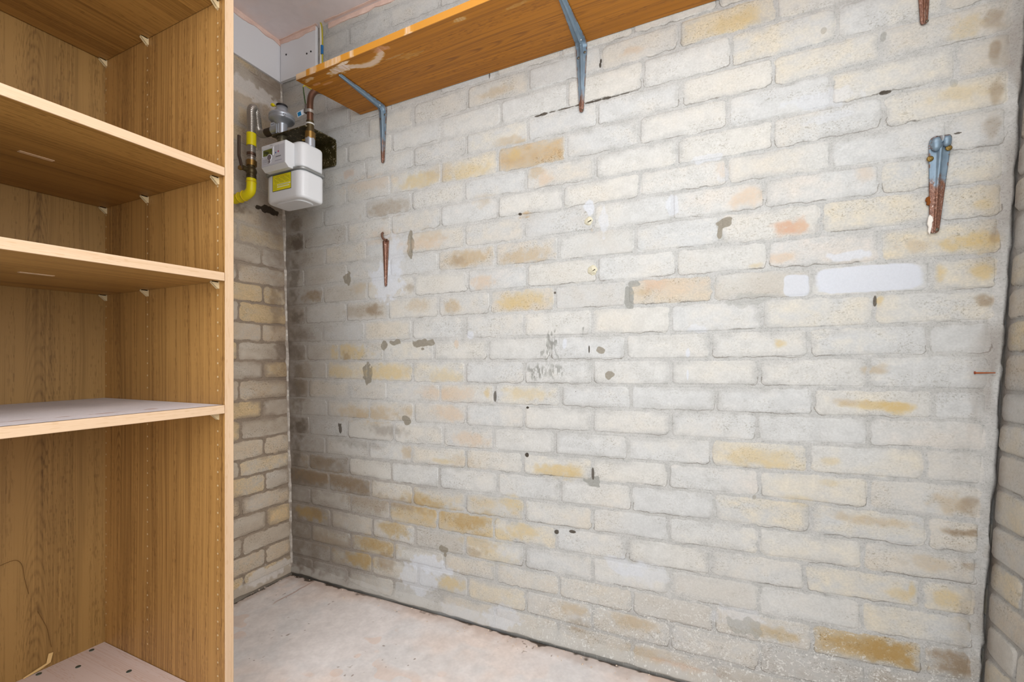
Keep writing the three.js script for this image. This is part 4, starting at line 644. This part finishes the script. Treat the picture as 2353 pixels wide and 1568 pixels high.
{ // sagging steel hanger: flange on the wall, plate leaning out over the meter
  const h = thing('meter_bracket', 'dark olive steel hanger plate behind and above the white gas meter', 'bracket', [-1.41, 1.70, -1.25]);
  const oliveT = tex(256, 256, (x, y, o) => { const n = fbm(x / 22, y / 22, 3), s = sst(0.72, 0.84, noise(x / 3.2, y / 6)) * sst(0.4, 0.6, n); o[0] = lerp(74 + (n - 0.5) * 40, 206, s); o[1] = lerp(66 + (n - 0.5) * 34, 196, s); o[2] = lerp(38 + (n - 0.5) * 24, 168, s); });
  const olive = std(0xffffff, 0.38, 0.5, { map: oliveT });
  const pl = new THREE.Shape(); pl.moveTo(-0.10, 0); pl.lineTo(0.057, 0); pl.quadraticCurveTo(0.066, 0.01, 0.074, 0.05); pl.lineTo(0.102, 0.17); pl.quadraticCurveTo(0.104, 0.185, 0.09, 0.185); pl.lineTo(-0.066, 0.185); pl.quadraticCurveTo(-0.078, 0.185, -0.08, 0.17); pl.closePath();
  mesh('plate', grainUV(new THREE.ExtrudeGeometry(pl, { depth: 0.003, bevelEnabled: true, bevelThickness: 0.0006, bevelSize: 0.0006, bevelSegments: 1 }).rotateX(Math.PI / 2).rotateX(0.2).translate(0, 0.036, -0.054), 'z', 0.2, 0.2), olive, h);
  const fl = new THREE.Shape(); fl.moveTo(-0.10, 0.034); fl.lineTo(0.045, 0.034); fl.quadraticCurveTo(0.058, 0.034, 0.058, 0.02); fl.lineTo(0.058, -0.05); fl.quadraticCurveTo(0.058, -0.062, 0.046, -0.062); fl.lineTo(-0.10, -0.062); fl.closePath();
  mesh('flange', grainUV(new THREE.ExtrudeGeometry(fl, { depth: 0.003, bevelEnabled: true, bevelThickness: 0.0006, bevelSize: 0.0006, bevelSegments: 1 }).translate(0, 0, -0.0545), 'y', 0.2, 0.2), olive, h);
  mesh('screw', screwHead(0.044, 0.012, -0.05, 0.005), steelScrew, h);
}
{ // copper outlet pipe
  const c = thing('copper_pipe', 'tarnished copper gas pipe rising from the meter outlet towards the shelf', 'pipe', [-1.3115, 1.655, -1.145]);
  mesh('pipe', tube([[0, 0.04, 0], [0, 0.10, 0], [0, 0.135, 0], [0.002, 0.162, -0.004], [0.007, 0.184, -0.018], [0.014, 0.198, -0.05], [0.02, 0.204, -0.11], [0.022, 0.205, -0.166]], 0.0108, 48, 16), copper, c);
  mesh('hex_nut', new THREE.CylinderGeometry(0.0185, 0.0185, 0.024, 6).translate(0, 0.016, 0), brass, c);
  mesh('adaptor', merge(cyl(0.0135, 0.0145, 0.02, 0, 0.038, 0), cyl(0.0128, 0.0128, 0.022, 0, 0.058, 0)), std(0x5d5036, 0.45, 0.6), c);
  mesh('solder_ring', new THREE.TorusGeometry(0.0115, 0.0032, 8, 24).rotateX(Math.PI / 2).translate(0, 0.058, 0), std(0xd9d9d6, 0.5, 0.2), c);
  mesh('tap_spout', merge(cyl(0.003, 0.003, 0.02, 0, 0, 0).rotateZ(1.35).translate(-0.018, 0.002, 0.008), new THREE.SphereGeometry(0.005, 10, 8).translate(-0.012, 0.003, 0.008)), std(0xc0a050, 0.35, 0.7), c);
  const k = thing('earth_clamp', 'metal earth clamp with blue-and-white tag strapped round the copper pipe', 'clamp', [-1.3115, 1.757, -1.145]);
  mesh('strap', new THREE.CylinderGeometry(0.0125, 0.0125, 0.011, 24, 1, true).scale(1, 1, 1), std(0xb9b6b0, 0.4, 0.6, { side: THREE.DoubleSide }), k);
  mesh('clamp_block', merge(box(0.012, 0.016, 0.014, -0.014, 0.004, 0.004, 0.002), cyl(0.003, 0.003, 0.024, -0.014, 0.014, 0.004, 8), box(0.006, 0.02, 0.006, -0.017, 0.02, 0.004, 0.001)), std(0x8e8b88, 0.35, 0.7), k);
  const tg = document.createElement('canvas'); tg.width = 64; tg.height = 32; const q = tg.getContext('2d'); q.fillStyle = '#dfe6ee'; q.fillRect(0, 0, 64, 32); q.fillStyle = '#0f76ae'; q.fillRect(3, 3, 24, 26);
  const tt = new THREE.CanvasTexture(tg); tt.colorSpace = THREE.SRGBColorSpace;
  mesh('tag', new THREE.BoxGeometry(0.04, 0.019, 0.0008).rotateY(0.15).rotateZ(0.3).translate(-0.034, 0.002, 0.006), std(0xffffff, 0.6, 0, { map: tt }), k);
  const w = thing('earth_wire', 'thin green-and-yellow earth wire looping from the clamp behind the shelf', 'wire', [-1.3255, 1.785, -1.145]);
  mesh('wire', tube([[-0.002, 0, 0.006], [-0.007, 0.026, 0.006], [-0.014, 0.054, 0.004], [-0.019, 0.07, 0.0], [-0.018, 0.077, -0.006], [-0.008, 0.071, -0.014], [0.006, 0.062, -0.02], [0.026, 0.06, -0.022], [0.045, 0.064, -0.024], [0.07, 0.07, -0.06]], 0.0021, 60, 8), (() => { const y = tex(32, 256, (x, yy, o) => { const g = x < 11; o[0] = g ? 58 : 206; o[1] = g ? 84 : 190; o[2] = g ? 40 : 60; }); const mm = std(0xffffff, 0.5, 0, { map: y }); return mm; })(), w);
}
{ // regulator on the inlet side
  const r = thing('gas_regulator', 'grey cast dome-shaped gas regulator with black cap beside the flexible hose', 'regulator', [-1.4555, 1.64, -1.145]);
  mesh('riser', merge(cyl(0.015, 0.015, 0.042, 0, 0.0435, 0), new THREE.CylinderGeometry(0.019, 0.019, 0.02, 6).translate(0, 0.058, 0)), std(0x6a6350, 0.45, 0.6), r);
  mesh('wing_nut', merge(box(0.032, 0.008, 0.012, -0.018, 0.064, 0.01, 0.003)), std(0x40362a, 0.6, 0.4), r);
  const prof = [[0.016, 0.062], [0.018, 0.066], [0.018, 0.1], [0.021, 0.104], [0.028, 0.110], [0.040, 0.114], [0.043, 0.118], [0.0435, 0.122], [0.040, 0.1235], [0.0405, 0.126], [0.0435, 0.128], [0.043, 0.134], [0.036, 0.140], [0.024, 0.145], [0.0195, 0.148], [0.019, 0.166], [0, 0.166]].map(p => new THREE.Vector2(...p));
  mesh('body', merge(new THREE.LatheGeometry(prof, 40), box(0.004, 0.034, 0.006, 0.004, 0.082, 0.017, 0.001), box(0.004, 0.034, 0.006, -0.006, 0.082, 0.017, 0.001), box(0.008, 0.012, 0.008, 0.036, 0.122, 0.018, 0.002)), alu, r);
  mesh('cap', cyl(0.0195, 0.0195, 0.007, 0, 0.1695, 0), std(0x17171a, 0.5), r);
  mesh('inlet', merge(new THREE.CylinderGeometry(0.0155, 0.017, 0.034, 20).rotateZ(Math.PI / 2).translate(-0.03, 0.091, 0), box(0.026, 0.020, 0.006, -0.026, 0.101, 0.014, 0.001)), alu, r);
  const pl = document.createElement('canvas'); pl.width = 64; pl.height = 32; const q = pl.getContext('2d'); q.fillStyle = '#cdd2dc'; q.fillRect(0, 0, 64, 32); q.fillStyle = '#6b7386'; for (let i = 0; i < 5; i++) q.fillRect(8 + i * 10, 12, 7, 10);
  const pt = new THREE.CanvasTexture(pl); pt.colorSpace = THREE.SRGBColorSpace;
  mesh('rating_label', new THREE.PlaneGeometry(0.024, 0.013).translate(-0.026, 0.103, 0.0176), std(0xffffff, 0.5, 0, { map: pt }), r);
  mesh('tag', merge(new THREE.SphereGeometry(0.008, 12, 8).scale(1.25, 0.8, 0.7).rotateZ(-0.4).translate(-0.033, 0.178, 0.012), cyl(0.002, 0.002, 0.018, 0, 0, 0, 6).rotateZ(1.1).translate(-0.022, 0.173, 0.008)), yellow, r);
}
{ // corrugated hose: up from the valve, over, and down to the regulator inlet
  const P = [[-1.560, 1.612, -1.10], [-1.560, 1.68, -1.10], [-1.5605, 1.76, -1.10], [-1.565, 1.802, -1.104], [-1.572, 1.818, -1.118], [-1.583, 1.808, -1.136], [-1.590, 1.78, -1.146], [-1.588, 1.756, -1.148], [-1.575, 1.738, -1.1475], [-1.555, 1.731, -1.146], [-1.535, 1.731, -1.1455]];
  const h = thing('gas_hose', 'ribbed stainless steel gas hose bending over, with yellow sleeve', 'hose', P[0]);
  const curve = new THREE.CatmullRomCurve3(P.map(p => V(p[0] - P[0][0], p[1] - P[0][1], p[2] - P[0][2])));
  const N = 420, M = 14, g = new THREE.TubeGeometry(curve, N, 0.0148, M), p = g.attributes.position, len = curve.getLength();
  for (let i = 0; i <= N; i++) { const c = curve.getPointAt(i / N), f = 1 - 0.11 * (0.5 + 0.5 * Math.cos(i / N * len / 0.0062 * 6.2832)) * sst(0.5, 0.44, Math.abs(i / N - 0.5)); for (let j = 0; j <= M; j++) { const k = i * (M + 1) + j; p.setXYZ(k, c.x + (p.getX(k) - c.x) * f, c.y + (p.getY(k) - c.y) * f, c.z + (p.getZ(k) - c.z) * f); } }
  g.computeVertexNormals();
  mesh('corrugated_tube', g, std(0xb4aea6, 0.32, 0.8), h);
  const sl = mesh('sleeve', cyl(0.0163, 0.0163, 0.046, 0, 0.077, 0, 28), yellow, h); sl.userData.label = 'yellow plastic sleeve';
  mesh('end_collar', merge(cyl(0.0140, 0.0140, 0.026, 0, 0.0145, 0), cyl(0.0155, 0.0155, 0.008, 0, 0.024, 0)), std(0x6d5648, 0.4, 0.7), h);
  mesh('inlet_sleeve', cyl(0.0148, 0.0148, 0.036, 0, 0, 0).rotateZ(Math.PI / 2).translate(0.0395, 0.119, -0.0455), iron, h);
}
{ // isolation valve with lever
  const v = thing('gas_valve', 'brass gas stop valve with bent lever handle under the ribbed hose', 'valve', [-1.560, 1.545, -1.10]);
  mesh('hex_nut', new THREE.CylinderGeometry(0.0185, 0.0185, 0.020, 6).rotateY(0.3).translate(0, 0.057, 0), brass, v);
  mesh('body', merge(new THREE.SphereGeometry(0.0185, 20, 14).translate(0, 0.028, 0), cyl(0.0135, 0.0155, 0.06, 0, 0.026, 0), cyl(0.017, 0.017, 0.006, 0, 0.004, 0), cyl(0.0165, 0.0165, 0.005, 0, 0.012, 0), cyl(0.009, 0.009, 0.024, 0, 0, 0, 14).rotateX(Math.PI / 2).translate(-0.002, 0.03, 0.02)), std(0x5e5238, 0.42, 0.65), v);
  mesh('spindle_nut', new THREE.CylinderGeometry(0.0085, 0.0085, 0.008, 6).rotateX(Math.PI / 2).translate(-0.012, 0.03, 0.034), brass, v);
  const lv = new THREE.CatmullRomCurve3([V(-0.006, 0.026, 0.031), V(-0.012, 0.045, 0.031), V(-0.020, 0.066, 0.030), V(-0.0245, 0.078, 0.030), V(-0.025, 0.09, 0.030), V(-0.025, 0.152, 0.030)]);
  mesh('lever', new THREE.TubeGeometry(lv, 40, 0.0052, 10), std(0x54453a, 0.5, 0.5), v);
  const e = thing('gas_elbow', 'yellow-wrapped gas pipe elbow turning from the valve into the left wall', 'pipe', [-1.560, 1.545, -1.10]);
  mesh('wrapped_pipe', tube([[0, 0.0, 0], [0, -0.022, 0], [-0.004, -0.043, 0], [-0.022, -0.054, 0], [-0.048, -0.058, 0.002], [-0.09, -0.064, 0.004]], 0.0165, 50, 18), yellow, e);
  mesh('tape_edge', merge(new THREE.TorusGeometry(0.0168, 0.0016, 8, 26).rotateX(Math.PI / 2).translate(0, -0.012, 0), new THREE.TorusGeometry(0.0172, 0.0022, 8, 26).rotateY(Math.PI / 2 + 0.1).translate(-0.036, -0.0565, 0.001), new THREE.TorusGeometry(0.0172, 0.0022, 8, 26).rotateY(Math.PI / 2).translate(-0.058, -0.0595, 0.002)), std(0xd2b400, 0.55), e);
}
{ // cables beside the short plasterboard
  const c = thing('earth_cable', 'white and yellow-green cables with blue tape running down beside the short plasterboard', 'cable', [-1.419, 2.03, -WALL + 0.009]);
  mesh('white_cable', tube([[-0.006, 0.178, 0.004], [-0.0055, 0.12, 0.003], [-0.006, 0.04, 0.003], [-0.006, -0.085, 0.002]], 0.0042, 24, 8), std(0xe9e6dc, 0.5), c);
  mesh('green_cable', tube([[-0.004, 0.182, 0.009], [0.001, 0.168, 0.006], [0.002, 0.12, 0.003], [0.002, 0.04, 0.003], [0.002, -0.085, 0.002]], 0.0028, 28, 8), std(0xb9ab2c, 0.5), c);
  mesh('blue_tape', cyl(0.0052, 0.0052, 0.034, 0.001, 0.073, 0.004, 14), std(0x1d6ca8, 0.5), c);
}
// ---------------------------------------------------------------- small things left in the brickwork
for (const [x, y, label, r] of [[-0.349, 1.289, 'upper of the two cream wall plugs in the brick wall', 0.012], [-0.337, 1.142, 'lower of the two cream wall plugs in the brick wall', 0.014]]) {
  const p = thing('wall_plug', label, 'wall plug', [x, y, -WALL + 0.001]);
  const g = new THREE.IcosahedronGeometry(r, 2), q = g.attributes.position; for (let i = 0; i < q.count; i++) { const s = 0.75 + 0.5 * noise(q.getX(i) * 160 + x * 9, q.getY(i) * 160 + q.getZ(i) * 90); q.setXYZ(i, q.getX(i) * s * 1.1, q.getY(i) * s, Math.abs(q.getZ(i)) * s * 0.55 - 0.001); } g.computeVertexNormals();
  mesh('filler_lump', g, std(0xcdc8b2, 0.9), p);
  mesh('plug_hole', box(0.012, 0.0028, 0.003, 0.003, -0.004, r * 0.42, 0.001).rotateZ(0.5), std(0x4d4436, 1), p);
}
{
  const n = thing('nail', 'thin rusty orange nail lying across the joint near the right corner', 'nail', [0.5245, 0.845, -WALL + 0.004]);
  mesh('shank', new THREE.CylinderGeometry(0.0018, 0.0009, 0.033, 8).rotateZ(Math.PI / 2 + 0.02), std(0xb05a2a, 0.6, 0.3), n);
  mesh('head', new THREE.CylinderGeometry(0.0032, 0.0032, 0.0015, 10).rotateZ(Math.PI / 2).translate(-0.0165, 0, 0), std(0x9c4a24, 0.6, 0.3), n);
}
// ---------------------------------------------------------------- overhead lamp, unseen, added for its light
{
  const l = thing('added_ceiling_light', 'square white ceiling lamp added out of view for its light', 'lamp', [-0.1, CEIL, -0.2]);
  mesh('housing', box(0.54, 0.05, 0.54, 0, -0.025, 0, 0.006), std(0xeeeeec, 0.5), l);
  mesh('diffuser', box(0.5, 0.006, 0.5, 0, -0.053, 0, 0.002), std(0xffffff, 0.5, 0, { emissive: 0xfff6ea, emissiveIntensity: 0.6 }), l);
}
renderer.render(scene, camera);
